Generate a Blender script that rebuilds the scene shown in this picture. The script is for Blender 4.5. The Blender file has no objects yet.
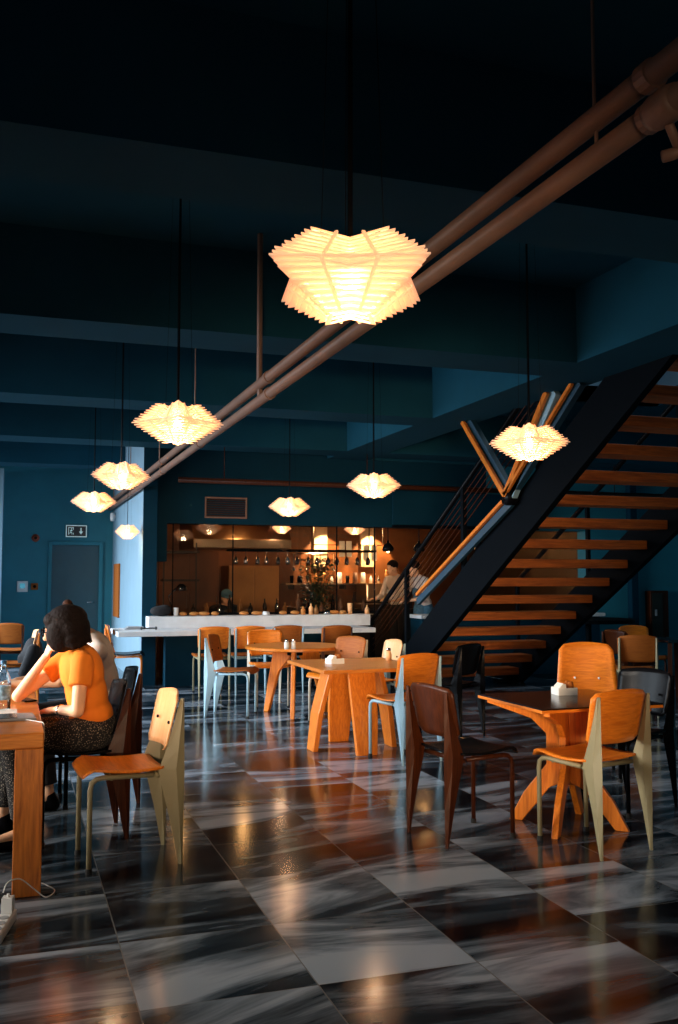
import bpy, bmesh, math, random
from mathutils import Vector, Matrix
R = math.radians
PI = math.pi
random.seed(7)
scn = bpy.context.scene
C = scn.collection

# ------------------------------------------------------------------ camera
F, HC = 950.0, 1.37
PITCH = math.atan(68 / F)
YAW = math.atan(327 / math.hypot(F, 68))
cam = bpy.data.cameras.new('camera')
cam_o = bpy.data.objects.new('camera', cam)
C.objects.link(cam_o)
cam.sensor_fit = 'VERTICAL'
cam.sensor_height = 36
cam.lens = F * 36 / 1024
cam.clip_start = 0.05
cam.clip_end = 200
cam_o.location = (0, 0, HC)
cam_o.rotation_euler = (PI / 2 + PITCH, 0, -YAW)
scn.camera = cam_o

# ------------------------------------------------------------------ light
scn.view_settings.view_transform = 'Standard'
scn.view_settings.look = 'None'
scn.view_settings.exposure = 0.0
scn.view_settings.gamma = 1
scn.view_settings.use_curve_mapping = False
w = bpy.data.worlds.new('world')
scn.world = w
w.use_nodes = True
bg = w.node_tree.nodes['Background']
bg.inputs[0].default_value = (0.62, 0.80, 1.0, 1)
bg.inputs[1].default_value = 0.15


def area(name, loc, rot, sx, sy, power, col, spread=180):
    l = bpy.data.lights.new(name, 'AREA')
    l.shape = 'RECTANGLE'
    l.size, l.size_y = sx, sy
    l.energy = power
    l.color = col
    l.spread = R(spread)
    o = bpy.data.objects.new(name, l)
    C.objects.link(o)
    o.location = loc
    o.rotation_euler = rot
    return o


# daylight through the window openings of the left wall and of the wall behind the camera
area('daylight_left_far', (-2.9, 11.2, 2.2), (0, -R(64), 0), 2.0, 9.0, 640, (0.76, 0.89, 1.0), 104)
area('daylight_left_near', (-2.9, 4.7, 1.45), (0, -R(82), 0), 1.6, 2.4, 75, (1.0, 0.90, 0.78), 48)
area('daylight_behind', (-0.6, -2.75, 1.35), (R(90), 0, -R(18)), 1.8, 0.6, 24, (1.0, 0.70, 0.44), 26)
area('stairwell_fill', (6.4, 7.5, 5.9), (0, 0, 0), 2.4, 5.0, 34, (0.62, 0.85, 1.0), 140)  # fill light added at the top of the stairwell, no skylight there


# ------------------------------------------------------------------ materials
def nt(name):
    m = bpy.data.materials.new(name)
    m.use_nodes = True
    t = m.node_tree
    b = t.nodes['Principled BSDF']
    return m, t, b


def plain(name, col, rough=0.5, metal=0.0, noise=0.12, scale=12, bump=0.0, spec=0.5, emit=None, es=0):
    m, t, b = nt(name)
    N, L = t.nodes, t.links
    tc = N.new('ShaderNodeTexCoord')
    nz = N.new('ShaderNodeTexNoise')
    nz.inputs['Scale'].default_value = scale
    nz.inputs['Detail'].default_value = 4
    L.new(tc.outputs['Object'], nz.inputs['Vector'])
    cr = N.new('ShaderNodeValToRGB')
    cr.color_ramp.elements[0].position = 0.3
    cr.color_ramp.elements[1].position = 0.7
    cr.color_ramp.elements[0].color = tuple(c * (1 - noise) for c in col) + (1,)
    cr.color_ramp.elements[1].color = tuple(min(1, c * (1 + noise)) for c in col) + (1,)
    L.new(nz.outputs['Fac'], cr.inputs[0])
    L.new(cr.outputs[0], b.inputs['Base Color'])
    b.inputs['Roughness'].default_value = rough
    b.inputs['Metallic'].default_value = metal
    b.inputs['Specular IOR Level'].default_value = spec
    if bump:
        bp = N.new('ShaderNodeBump')
        bp.inputs['Strength'].default_value = bump
        bp.inputs['Distance'].default_value = 0.01
        L.new(nz.outputs['Fac'], bp.inputs['Height'])
        L.new(bp.outputs[0], b.inputs['Normal'])
    if emit:
        b.inputs['Emission Color'].default_value = tuple(emit) + (1,)
        b.inputs['Emission Strength'].default_value = es
    return m


def wood(name, c1, c2, axis='X', rough=0.38, scale=6.0, spec=0.5):
    m, t, b = nt(name)
    N, L = t.nodes, t.links
    tc = N.new('ShaderNodeTexCoord')
    mp = N.new('ShaderNodeMapping')
    s = {'X': (1, 12, 12), 'Y': (12, 1, 12), 'Z': (12, 12, 1)}[axis]
    mp.inputs['Scale'].default_value = s
    L.new(tc.outputs['Object'], mp.inputs['Vector'])
    nz = N.new('ShaderNodeTexNoise')
    nz.inputs['Scale'].default_value = scale
    nz.inputs['Detail'].default_value = 6
    nz.inputs['Roughness'].default_value = 0.65
    nz.inputs['Distortion'].default_value = 0.6
    L.new(mp.outputs[0], nz.inputs['Vector'])
    cr = N.new('ShaderNodeValToRGB')
    cr.color_ramp.elements[0].position = 0.32
    cr.color_ramp.elements[1].position = 0.66
    cr.color_ramp.elements[0].color = tuple(c1) + (1,)
    cr.color_ramp.elements[1].color = tuple(c2) + (1,)
    L.new(nz.outputs['Fac'], cr.inputs[0])
    L.new(cr.outputs[0], b.inputs['Base Color'])
    b.inputs['Roughness'].default_value = rough
    b.inputs['Specular IOR Level'].default_value = spec
    return m


def marble_floor():
    m, t, b = nt('marble_tiles')
    N, L = t.nodes, t.links

    def math_(op, a, b_=None, c=None):
        n = N.new('ShaderNodeMath')
        n.operation = op
        for i, v in enumerate((a, b_, c)):
            if v is None:
                continue
            if isinstance(v, (int, float)):
                n.inputs[i].default_value = v
            else:
                L.new(v, n.inputs[i])
        return n.outputs[0]
    geo = N.new('ShaderNodeNewGeometry')
    sp = N.new('ShaderNodeSeparateXYZ')
    L.new(geo.outputs['Position'], sp.inputs[0])
    x, y = sp.outputs[0], sp.outputs[1]
    TW, TL = 0.60, 0.60
    u = math_('DIVIDE', math_('SUBTRACT', x, TILE_X0), TW)
    cu = math_('FLOOR', u)
    off = math_('MULTIPLY', math_('GREATER_THAN', cu, 2.5), 0.5)
    v = math_('ADD', math_('DIVIDE', math_('SUBTRACT', y, 3.17), TL), off)
    cv = math_('FLOOR', v)
    fu = math_('FRACT', u)
    fv = math_('FRACT', v)
    # joints
    du = math_('MULTIPLY', math_('MINIMUM', fu, math_('SUBTRACT', 1.0, fu)), TW)
    dv = math_('MULTIPLY', math_('MINIMUM', fv, math_('SUBTRACT', 1.0, fv)), TL)
    d = math_('MINIMUM', du, math_('MULTIPLY', dv, 2.2))
    joint = math_('LESS_THAN', d, 0.0024)
    cell = N.new('ShaderNodeCombineXYZ')
    L.new(cu, cell.inputs[0])
    L.new(cv, cell.inputs[1])
    wn = N.new('ShaderNodeTexWhiteNoise')
    wn.noise_dimensions = '3D'
    L.new(cell.outputs[0], wn.inputs['Vector'])
    wsep = N.new('ShaderNodeSeparateColor')
    L.new(wn.outputs['Color'], wsep.inputs[0])
    # stretched veins, shifted per tile
    cx = math_('ADD', math_('MULTIPLY', x, 0.75), math_('MULTIPLY', wsep.outputs[0], 40))
    sk = math_('MULTIPLY', math_('SUBTRACT', wsep.outputs[1], 0.75), 0.5)
    cy = math_('ADD', math_('MULTIPLY', math_('ADD', y, math_('MULTIPLY', x, sk)), 3.3), math_('MULTIPLY', wsep.outputs[1], 40))
    cc = N.new('ShaderNodeCombineXYZ')
    L.new(cx, cc.inputs[0])
    L.new(cy, cc.inputs[1])
    nz = N.new('ShaderNodeTexNoise')
    nz.inputs['Scale'].default_value = 1.0
    nz.inputs['Detail'].default_value = 7
    nz.inputs['Roughness'].default_value = 0.58
    nz.inputs['Distortion'].default_value = 0.7
    L.new(cc.outputs[0], nz.inputs['Vector'])
    shifted = math_('ADD', nz.outputs['Fac'], math_('MULTIPLY', math_('SUBTRACT', wsep.outputs[2], 0.50), 0.15))
    cr = N.new('ShaderNodeValToRGB')
    e = cr.color_ramp.elements
    e[0].position = 0.40
    e[0].color = (0.003, 0.004, 0.006, 1)
    e[1].position = 0.64
    e[1].color = (0.33, 0.39, 0.46, 1)
    k = e.new(0.475)
    k.color = (0.024, 0.034, 0.044, 1)
    k = e.new(0.54)
    k.color = (0.10, 0.128, 0.158, 1)
    L.new(shifted, cr.inputs[0])
    mx = N.new('ShaderNodeMix')
    mx.data_type = 'RGBA'
    L.new(joint, mx.inputs[0])
    L.new(cr.outputs[0], mx.inputs[6])
    mx.inputs[7].default_value = (0.16, 0.16, 0.155, 1)
    L.new(mx.outputs[2], b.inputs['Base Color'])
    n2 = N.new('ShaderNodeTexNoise')
    n2.inputs['Scale'].default_value = 5
    n2.inputs['Detail'].default_value = 4
    L.new(geo.outputs['Position'], n2.inputs['Vector'])
    rr = math_('MULTIPLY_ADD', n2.outputs['Fac'], 0.10, 0.09)
    L.new(rr, b.inputs['Roughness'])
    bp = N.new('ShaderNodeBump')
    bp.inputs['Strength'].default_value = 0.03
    bp.inputs['Distance'].default_value = 0.01
    L.new(n2.outputs['Fac'], bp.inputs['Height'])
    L.new(bp.outputs[0], b.inputs['Normal'])
    b.inputs['Specular IOR Level'].default_value = 0.33
    return m


TILE_X0 = 0.415
M = {}
M['floor'] = marble_floor()
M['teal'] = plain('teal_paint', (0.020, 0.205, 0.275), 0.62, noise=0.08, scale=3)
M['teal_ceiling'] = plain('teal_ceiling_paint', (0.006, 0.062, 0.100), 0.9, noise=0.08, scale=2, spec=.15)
M['teal_light'] = plain('lit_pale_teal', (0.20, 0.32, 0.41), 0.6, noise=0.06, scale=3)  # teal made pale, with the light on it put into the colour
M['teal_dark'] = plain('dark_and_shaded_teal', (0.001, 0.030, 0.054), 0.7, noise=0.08, scale=3, spec=.12)  # dark teal parts, and the painted shade on the pier front
M['door'] = plain('teal_door_paint', (0.022, 0.11, 0.15), 0.45, noise=0.06, scale=4)
M['ply'] = wood('orange_plywood', (0.60, 0.135, 0.007), (0.85, 0.25, 0.018), 'X')
M['ply_z'] = wood('orange_plywood_upright', (0.56, 0.125, 0.007), (0.82, 0.24, 0.018), 'Z')
M['ply_pale'] = wood('pale_plywood', (0.86, 0.42, 0.17), (0.93, 0.53, 0.26), 'Z', scale=4)
M['oak'] = wood('oak_top', (0.46, 0.115, 0.010), (0.76, 0.25, 0.032), 'X', rough=0.3, scale=4)
M['oak_z'] = wood('oak_leg', (0.30, 0.070, 0.007), (0.70, 0.21, 0.025), 'Z', rough=0.4, scale=4)
M['walnut'] = wood('dark_brown_wood', (0.026, 0.006, 0.002), (0.062, 0.015, 0.004), 'Z', rough=0.35, spec=.15)
M['brown_ply'] = wood('brown_plywood', (0.28, 0.075, 0.012), (0.38, 0.11, 0.016), 'X', rough=.6, spec=.2)
M['tread'] = wood('stair_tread_wood', (0.28, 0.062, 0.010), (0.62, 0.17, 0.026), 'X', rough=0.5, scale=3)
M['olive'] = plain('olive_grey_steel', (0.24, 0.215, 0.125), 0.5, noise=0.05)
M['blue'] = plain('pale_blue_steel', (0.30, 0.47, 0.56), 0.42, noise=0.05)
M['greysteel'] = plain('pale_grey_steel', (0.45, 0.40, 0.32), 0.4, noise=0.05)
M['black'] = plain('black_lacquer', (0.004, 0.004, 0.005), 0.25, noise=0.05, spec=.06)
M['blackmatt'] = plain('matt_black_steel', (0.0015, 0.003, 0.005), 0.7, noise=0.1, spec=.05)
M['blackcloth'] = plain('black_cloth', (0.008, 0.008, 0.010), 0.9, noise=0.3, scale=40, bump=0.3)
M['blacktop'] = plain('black_laminate', (0.006, 0.006, 0.008), 0.18, noise=0.05)
M['copper'] = plain('copper_painted_pipe', (0.21, 0.115, 0.08), 0.5, noise=0.15, scale=4)
M['chrome'] = plain('chrome', (0.7, 0.7, 0.7), 0.15, 1.0, noise=0.03)
M['steel'] = plain('brushed_steel', (0.45, 0.33, 0.22), 0.32, 1.0, noise=0.1, scale=3)
M['stone'] = plain('light_stone_counter', (0.66, 0.69, 0.72), 0.5, noise=0.08, scale=8)
M['white'] = plain('white_plastic', (0.80, 0.81, 0.80), 0.4, noise=0.02)
M['whitecloth'] = plain('white_cotton', (0.72, 0.62, 0.56), 0.9, noise=0.06, scale=20)
M['bluecloth'] = plain('blue_denim', (0.06, 0.16, 0.24), 0.9, noise=0.2, scale=30)
M['orange'] = plain('orange_cotton', (0.88, 0.235, 0.012), 0.85, noise=0.06, scale=9, bump=0.4)
M['skin'] = plain('skin', (0.88, 0.50, 0.30), 0.5, noise=0.05, scale=6)
M['hair'] = plain('black_hair', (0.010, 0.006, 0.006), 0.7, noise=0.4, scale=60, bump=0.6, spec=.12)
M['brownwall'] = plain('amber_kitchen_panel', (0.15, 0.050, 0.012), 0.42, noise=0.5, scale=1.4)
M['kitchendark'] = plain('dark_kitchen_metal', (0.03, 0.018, 0.010), 0.35, 0.3, noise=0.3, scale=3)
M['amber'] = plain('amber_steel_door', (0.42, 0.20, 0.07), 0.4, 0.5, noise=0.2, scale=2)
M['tile'] = plain('lamplit_wall_cream', (0.82, 0.60, 0.36), 0.35, noise=0.06)  # pale cream that paints lamplight onto the kitchen back wall
M['paper'] = plain('paper', (0.82, 0.80, 0.74), 0.7, noise=0.03)
M['darkgrey'] = plain('dark_grey_plastic', (0.03, 0.032, 0.036), 0.4, noise=0.05)
M['grey'] = plain('grey_plastic', (0.35, 0.36, 0.38), 0.4, noise=0.05)
M['labelblue'] = plain('blue_label', (0.02, 0.14, 0.32), 0.4, noise=0.03)
M['label'] = plain('pale_blue_white_label', (0.30, 0.50, 0.66), 0.5, noise=0.5, scale=60)
M['red'] = plain('dark_red_plastic', (0.32, 0.05, 0.02), 0.4, noise=0.05)
M['leaf'] = plain('dark_green_leaf', (0.02, 0.045, 0.018), 0.5, noise=0.4, scale=10)
M['food'] = plain('bread_crust', (0.55, 0.22, 0.05), 0.7, noise=0.3, scale=20)
M['steelblue'] = plain('dark_blue_steel', (0.012, 0.05, 0.085), 0.5, noise=0.08)
M['brownhair'] = plain('brown_hair', (0.05, 0.022, 0.014), 0.7, noise=0.3, scale=50, spec=.1)
M['rubber'] = plain('black_rubber', (0.01, 0.01, 0.01), 0.8)
M['glow_disc'] = plain('downlight_glow', (1, 0.75, 0.45), 0.5, emit=(1, 0.70, 0.36), es=9)
M['bulb'] = plain('bulb_glow', (1, 0.9, 0.7), 0.5, emit=(1, 0.80, 0.52), es=26)
M['exit_white'] = plain('exit_sign_pictogram', (0.7, 0.85, 0.85), 0.5, emit=(0.6, 0.85, 0.85), es=0.25)
M['screen'] = plain('lit_screen', (0.05, 0.2, 0.3), 0.3, emit=(0.1, 0.45, 0.6), es=0.5)


def m_shade():
    m, t, b = nt('translucent_lamp_slats')
    N, L = t.nodes, t.links
    b.inputs['Base Color'].default_value = (0.95, 0.78, 0.60, 1)
    b.inputs['Roughness'].default_value = 0.35
    b.inputs['Emission Color'].default_value = (1.0, 0.62, 0.42, 1)
    b.inputs['Emission Strength'].default_value = 0.5
    tr = N.new('ShaderNodeBsdfTranslucent')
    tr.inputs[0].default_value = (1.0, 0.84, 0.66, 1)
    mx = N.new('ShaderNodeMixShader')
    mx.inputs[0].default_value = 0.55
    L.new(b.outputs[0], mx.inputs[1])
    L.new(tr.outputs[0], mx.inputs[2])
    L.new(mx.outputs[0], N['Material Output'].inputs[0])
    return m


def m_glass(name, tint, refl):
    m, t, b = nt(name)
    N, L = t.nodes, t.links
    N.remove(b)
    tr = N.new('ShaderNodeBsdfTransparent')
    tr.inputs[0].default_value = tint
    gl = N.new('ShaderNodeBsdfGlossy')
    gl.inputs['Roughness'].default_value = 0.01
    fr = N.new('ShaderNodeFresnel')
    fr.inputs[0].default_value = refl
    mx = N.new('ShaderNodeMixShader')
    L.new(fr.outputs[0], mx.inputs[0])
    L.new(tr.outputs[0], mx.inputs[1])
    L.new(gl.outputs[0], mx.inputs[2])
    L.new(mx.outputs[0], N['Material Output'].inputs[0])
    return m


def m_skirt():
    m, t, b = nt('black_trousers_with_small_white_marks')
    N, L = t.nodes, t.links
    tc = N.new('ShaderNodeTexCoord')
    vo = N.new('ShaderNodeTexVoronoi')
    vo.inputs['Scale'].default_value = 120
    L.new(tc.outputs['Object'], vo.inputs['Vector'])
    cr = N.new('ShaderNodeValToRGB')
    cr.color_ramp.elements[0].position = 0.20
    cr.color_ramp.elements[0].color = (0.42, 0.38, 0.32, 1)
    cr.color_ramp.elements[1].position = 0.30
    cr.color_ramp.elements[1].color = (0.009, 0.010, 0.013, 1)
    L.new(vo.outputs['Distance'], cr.inputs[0])
    L.new(cr.outputs[0], b.inputs['Base Color'])
    b.inputs['Roughness'].default_value = 0.9
    return m


M['shade'] = m_shade()
M['glass'] = m_glass('screen_glass', (0.93, 0.93, 0.93, 1), 1.5)
M['clear'] = m_glass('clear_glass', (0.96, 0.97, 0.98, 1), 1.7)
M['skirt'] = m_skirt()


# ------------------------------------------------------------------ mesh helpers
def box(bm, x0, x1, y0, y1, z0, z1, mat=None):
    vs = [bm.verts.new(v) for v in ((x0, y0, z0), (x1, y0, z0), (x1, y1, z0), (x0, y1, z0),
                                    (x0, y0, z1), (x1, y0, z1), (x1, y1, z1), (x0, y1, z1))]
    for f in ((0, 3, 2, 1), (4, 5, 6, 7), (0, 1, 5, 4), (1, 2, 6, 5), (2, 3, 7, 6), (3, 0, 4, 7)):
        bm.faces.new([vs[i] for i in f])
    if mat is not None:
        bmesh.ops.transform(bm, matrix=mat, verts=vs)
    return vs


def bar(bm, p0, p1, wd, th, upv=(0, 0, 1)):
    """rectangular bar from p0 to p1; wd across, th along up"""
    p0, p1 = Vector(p0), Vector(p1)
    d = (p1 - p0).normalized()
    s = d.cross(Vector(upv))
    if s.length < 1e-4:
        s = Vector((1, 0, 0))
    s.normalize()
    u = s.cross(d)
    vs = []
    for p in (p0, p1):
        for a, b in ((-1, -1), (1, -1), (1, 1), (-1, 1)):
            vs.append(bm.verts.new(p + s * a * wd / 2 + u * b * th / 2))
    for f in ((3, 2, 1, 0), (4, 5, 6, 7), (0, 1, 5, 4), (1, 2, 6, 5), (2, 3, 7, 6), (3, 0, 4, 7)):
        bm.faces.new([vs[i] for i in f])
    return vs


def prism(bm, poly, t0, t1, plane='YZ'):
    """polygon extruded; plane names the axes of poly, thickness along the third"""
    def mk(a, b, t):
        return {'YZ': (t, a, b), 'XZ': (a, t, b), 'XY': (a, b, t)}[plane]
    lo = [bm.verts.new(mk(a, b, t0)) for a, b in poly]
    hi = [bm.verts.new(mk(a, b, t1)) for a, b in poly]
    n = len(poly)
    bm.faces.new(lo)
    bm.faces.new(hi[::-1])
    for i in range(n):
        bm.faces.new([lo[i], hi[i], hi[(i + 1) % n], lo[(i + 1) % n]])
    return lo + hi


def tube(bm, pts, r, n=10, caps=True):
    pts = [Vector(p) for p in pts]
    rs = r if isinstance(r, (list, tuple)) else [r] * len(pts)
    rings = []
    prev = None
    for i, p in enumerate(pts):
        if i == 0:
            d = pts[1] - pts[0]
        elif i == len(pts) - 1:
            d = pts[-1] - pts[-2]
        else:
            d = (pts[i + 1] - p).normalized() + (p - pts[i - 1]).normalized()
        d.normalize()
        if prev is None:
            s = d.cross(Vector((0, 0, 1)))
            if s.length < 1e-3:
                s = Vector((1, 0, 0))
        else:
            s = prev - d * prev.dot(d)
        s.normalize()
        prev = s
        u = d.cross(s)
        rings.append([bm.verts.new(p + (s * math.cos(2 * PI * k / n) + u * math.sin(2 * PI * k / n)) * rs[i]) for k in range(n)])
    for a, b in zip(rings, rings[1:]):
        for k in range(n):
            bm.faces.new([a[k], a[(k + 1) % n], b[(k + 1) % n], b[k]])
    if caps:
        bm.faces.new(rings[0][::-1])
        bm.faces.new(rings[-1])


def lathe(bm, prof, n=20, center=(0, 0, 0)):
    cx, cy, cz = center
    rings = []
    for r, z in prof:
        rings.append([bm.verts.new((cx + max(r, 1e-4) * math.cos(2 * PI * k / n), cy + max(r, 1e-4) * math.sin(2 * PI * k / n), cz + z)) for k in range(n)])
    for a, b in zip(rings, rings[1:]):
        for k in range(n):
            bm.faces.new([a[k], a[(k + 1) % n], b[(k + 1) % n], b[k]])
    bm.faces.new(rings[0][::-1])
    bm.faces.new(rings[-1])


def curve_pts(pts, n=6):
    P = [Vector(p) for p in pts]
    P = [P[0]] + P + [P[-1]]
    out = []
    for i in range(1, len(P) - 2):
        a, b_, c_, d_ = P[i - 1:i + 3]
        for k in range(n):
            t = k / n
            out.append(.5 * ((2 * b_) + (c_ - a) * t + (2 * a - 5 * b_ + 4 * c_ - d_) * t * t + (3 * b_ - a - 3 * c_ + d_) * t ** 3))
    out.append(P[-2])
    return out


def ell(bm, c, r, rot=None, n=16):
    mt = Matrix.Translation(Vector(c))
    if rot is not None:
        mt = mt @ rot
    mt = mt @ Matrix.Diagonal((r[0], r[1], r[2], 1))
    bmesh.ops.create_uvsphere(bm, u_segments=n, v_segments=max(8, n * 3 // 4), radius=1, matrix=mt)


def cap(bm, p0, p1, r0, r1, n=12):
    p0, p1 = Vector(p0), Vector(p1)
    tube(bm, [p0, p1], [r0, r1], n)
    ell(bm, p0, (r0,) * 3, n=n)
    ell(bm, p1, (r1,) * 3, n=n)


def mesh_of(bm, name, mat, smooth=False):
    bmesh.ops.recalc_face_normals(bm, faces=bm.faces)
    me = bpy.data.meshes.new(name)
    bm.to_mesh(me)
    bm.free()
    if smooth:
        for p in me.polygons:
            p.use_smooth = True
    if mat:
        me.materials.append(mat)
    return me


def obj(name, bm, mat, parent=None, smooth=False, bevel=0.0, seg=2):
    me = bm if isinstance(bm, bpy.types.Mesh) else mesh_of(bm, name, mat, smooth)
    o = bpy.data.objects.new(name, me)
    C.objects.link(o)
    if parent is not None:
        o.parent = parent
    if bevel:
        md = o.modifiers.new('bevel', 'BEVEL')
        md.width = bevel
        md.segments = seg
        md.limit_method = 'ANGLE'
    return o


def tag(o, label=None, cat=None, group=None, kind=None):
    if label:
        o['label'] = label
    if cat:
        o['category'] = cat
    if group:
        o['group'] = group
    if kind:
        o['kind'] = kind
    return o


def thing(name, label, cat, loc=(0, 0, 0), rz=0.0, group=None):
    o = bpy.data.objects.new(name, None)
    o.empty_display_size = 0.1
    C.objects.link(o)
    o.location = loc
    o.rotation_euler = (0, 0, rz)
    return tag(o, label, cat, group)


def struct(name, bm, mat, parent=None, bevel=0.0):
    o = obj(name, bm, mat, parent, bevel=bevel)
    if parent is None:
        o['kind'] = 'structure'
    return o


def B():
    return bmesh.new()


def bx(*a):
    b = B()
    box(b, *a)
    return b


def copy_tree(o, parent=None):
    c = o.copy()
    C.objects.link(c)
    if parent is not None:
        c.parent = parent
    for ch in list(o.children):
        copy_tree(ch, c)
    return c


def remeshed(bm, name, voxel, smooth_it=4):
    me = mesh_of(bm, name + '_raw', None)
    o = bpy.data.objects.new(name + '_raw', me)
    C.objects.link(o)
    r = o.modifiers.new('r', 'REMESH')
    r.mode = 'VOXEL'
    r.voxel_size = voxel
    r.use_smooth_shade = True
    if smooth_it:
        s = o.modifiers.new('s', 'SMOOTH')
        s.factor = 0.5
        s.iterations = smooth_it
    dg = bpy.context.evaluated_depsgraph_get()
    dg.update()
    out = bpy.data.meshes.new_from_object(o.evaluated_get(dg))
    out.name = name
    bpy.data.objects.remove(o)
    bpy.data.meshes.remove(me)
    for p in out.polygons:
        p.use_smooth = True
    return out


# ------------------------------------------------------------------ the room
ZB, ZC = 3.11, 3.72          # beam underside, ceiling
XL, XR, YN, YP, YF = -2.3, 10.6, -2.4, 12.9, 16.56
struct('floor', bx(XL - .2, XR + .2, YN - .2, 17.4, -0.12, 0), M['floor'])

# left wall: piers between tall windows
b = B()
box(b, XL - .2, XL, YN, 17.0, 0, 0.55)
box(b, XL - .2, XL, YN, 17.0, 2.95, ZC)
wins = [(1.0, 4.2), (5.0, 7.4), (7.8, 10.2), (10.6, 13.0), (13.4, 15.8)]
edges = [YN] + [v for wn in wins for v in wn] + [17.0]
for i in range(0, len(edges), 2):
    box(b, XL - .2, XL, edges[i], edges[i + 1], 0.55, 2.95)
struct('wall_left', b, M['teal'])
for i, (a, c) in enumerate(wins):
    b = B()
    for y in (a, (a + c) / 2 - .03, c - .06):
        box(b, XL - .12, XL - .06, y, y + .06, 0.55, 2.95)
    for z in (0.55, 2.89):
        box(b, XL - .12, XL - .06, a, c, z, z + .06)
    struct('window_%d' % (i + 1), b, M['blackmatt'])
# wall behind the camera, one wide window
b = B()
box(b, XL - .2, -1.9, YN - .2, YN, 0, ZC)
box(b, 2.3, XR + .2, YN - .2, YN, 0, 6)
box(b, -1.9, 2.3, YN - .2, YN, 0, 0.7)
box(b, -1.9, 2.3, YN - .2, YN, 2.7, ZC)
struct('wall_back', b, M['teal'])
struct('wall_right', bx(XR, XR + .2, YN, 17.4, 0, 6), M['teal'])
# far wall with the fire door
DX0, DX1, DZ = 0.62, 1.39, 1.955
b = B()
box(b, XL, DX0 - .06, YF, YF + .2, 0, ZC)
box(b, DX1 + .06, 1.75, YF, YF + .2, 0, ZC)
box(b, DX0 - .06, DX1 + .06, YF, YF + .2, DZ + .06, ZC)
struct('wall_far', b, M['teal'])
struct('trim_1', bx(-0.35, -0.16, YF - .9, YF, 0, ZB), M['teal_light'])
b = B()
box(b, DX0 - .06, DX0, YF - .03, YF + .12, 0, DZ + .06)
box(b, DX1, DX1 + .06, YF - .03, YF + .12, 0, DZ + .06)
box(b, DX0, DX1, YF - .03, YF + .12, DZ, DZ + .06)
d = struct('door_1', bx(DX0, DX1, YF + .07, YF + .11, 0.005, DZ), M['door'])
obj('door_frame', b, M['teal'], d, bevel=.006)
b = B()
tube(b, [(DX1 - .08, YF + .07, 1.0), (DX1 - .08, YF + .02, 1.0), (DX1 - .2, YF + .02, 1.0)], .011)
obj('door_handle', b, M['chrome'], d, smooth=True)

# pier between door corner and kitchen, with its face turned to the windows
PX0, PX1, PY0 = 1.61, 1.79, 12.62
struct('wall_pier', bx(PX0, PX1, PY0, YF + .2, 0, ZC), M['teal_light'])  # window light on the teal pier is painted in as a paler colour
struct('trim_2', bx(PX0 + .002, PX1 + .004, PY0 - .015, PY0 + .01, 0, ZC), M['teal_dark'])  # thin dark sheet painting shade onto the pier's front face

# soffit above the kitchen opening, wall to its right, kitchen shell
KX0, KX1, KTOP = 1.79, 8.55, 2.14
b = B()
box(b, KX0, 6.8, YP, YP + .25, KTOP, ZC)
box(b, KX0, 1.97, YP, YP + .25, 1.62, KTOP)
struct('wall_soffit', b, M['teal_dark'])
struct('wall_soffit_lit', bx(6.8, KX1, YP, YP + .25, KTOP, ZC), M['teal'])  # same soffit in lighter teal, so its lit part is painted in
struct('wall_kitchen_right', bx(KX1, XR, YP, YP + .25, 0, 6), M['teal'])
struct('wall_kitchen_back', bx(KX0, XR, 17.0, 17.2, 0, 2.6), M['brownwall'])
struct('wall_kitchen_left', bx(KX0, KX0 + .1, YP + .25, 17.0, 0, 2.6), M['brownwall'])
struct('wall_kitchen_end', bx(KX1, KX1 + .1, YP + .25, 17.0, 0, 2.6), M['kitchendark'])
struct('ceiling_kitchen', bx(KX0, KX1, YP + .25, 17.0, 2.42, 2.6), M['brownwall'])
struct('trim_3', bx(9.3, 9.42, YP - .12, YP - .001, 0, ZB), M['teal_dark'])

# ceiling slab: open well above the stair (X 4.84 to 7.2, Y 3 to 10.2)
WX0, WX1, WY0, WY1 = 4.84, 8.2, 3.0, 10.6
b = B()
box(b, XL, WX0, YN, 17.2, ZC, ZC + .2)
box(b, WX1, XR, YN, 17.2, ZC, ZC + .2)
box(b, WX0, WX1, YN, WY0, ZC, ZC + .2)
box(b, WX0, WX1, WY1, 17.2, ZC, ZC + .2)
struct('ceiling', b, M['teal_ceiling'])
b = B()
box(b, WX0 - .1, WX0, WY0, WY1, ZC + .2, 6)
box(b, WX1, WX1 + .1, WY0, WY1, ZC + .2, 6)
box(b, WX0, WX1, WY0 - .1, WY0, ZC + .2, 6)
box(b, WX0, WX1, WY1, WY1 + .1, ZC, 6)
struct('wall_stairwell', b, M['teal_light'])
struct('ceiling_stairwell', bx(WX0, WX1, WY0, WY1, 6, 6.1), M['teal_ceiling'])
# beams
n = 1
for k in range(6):
    y0 = 3.72 + 2.775 * k - (0.0 if k < 5 else 0.0)
    if y0 + .52 > YF:
        continue
    x1 = 4.25
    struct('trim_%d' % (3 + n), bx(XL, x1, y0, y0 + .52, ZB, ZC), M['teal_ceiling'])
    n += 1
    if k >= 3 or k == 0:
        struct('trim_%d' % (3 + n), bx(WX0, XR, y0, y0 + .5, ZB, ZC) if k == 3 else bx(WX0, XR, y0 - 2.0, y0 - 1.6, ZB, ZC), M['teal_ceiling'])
        n += 1
    if k == 3:
        pass
struct('trim_%d' % (3 + n), bx(XL, 4.25, 0.95, 1.47, ZB, ZC), M['teal_ceiling'])
n += 1
struct('trim_%d' % (3 + n), bx(4.25, WX0, YN, YP, ZB, ZC), M['teal_ceiling'])


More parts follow.
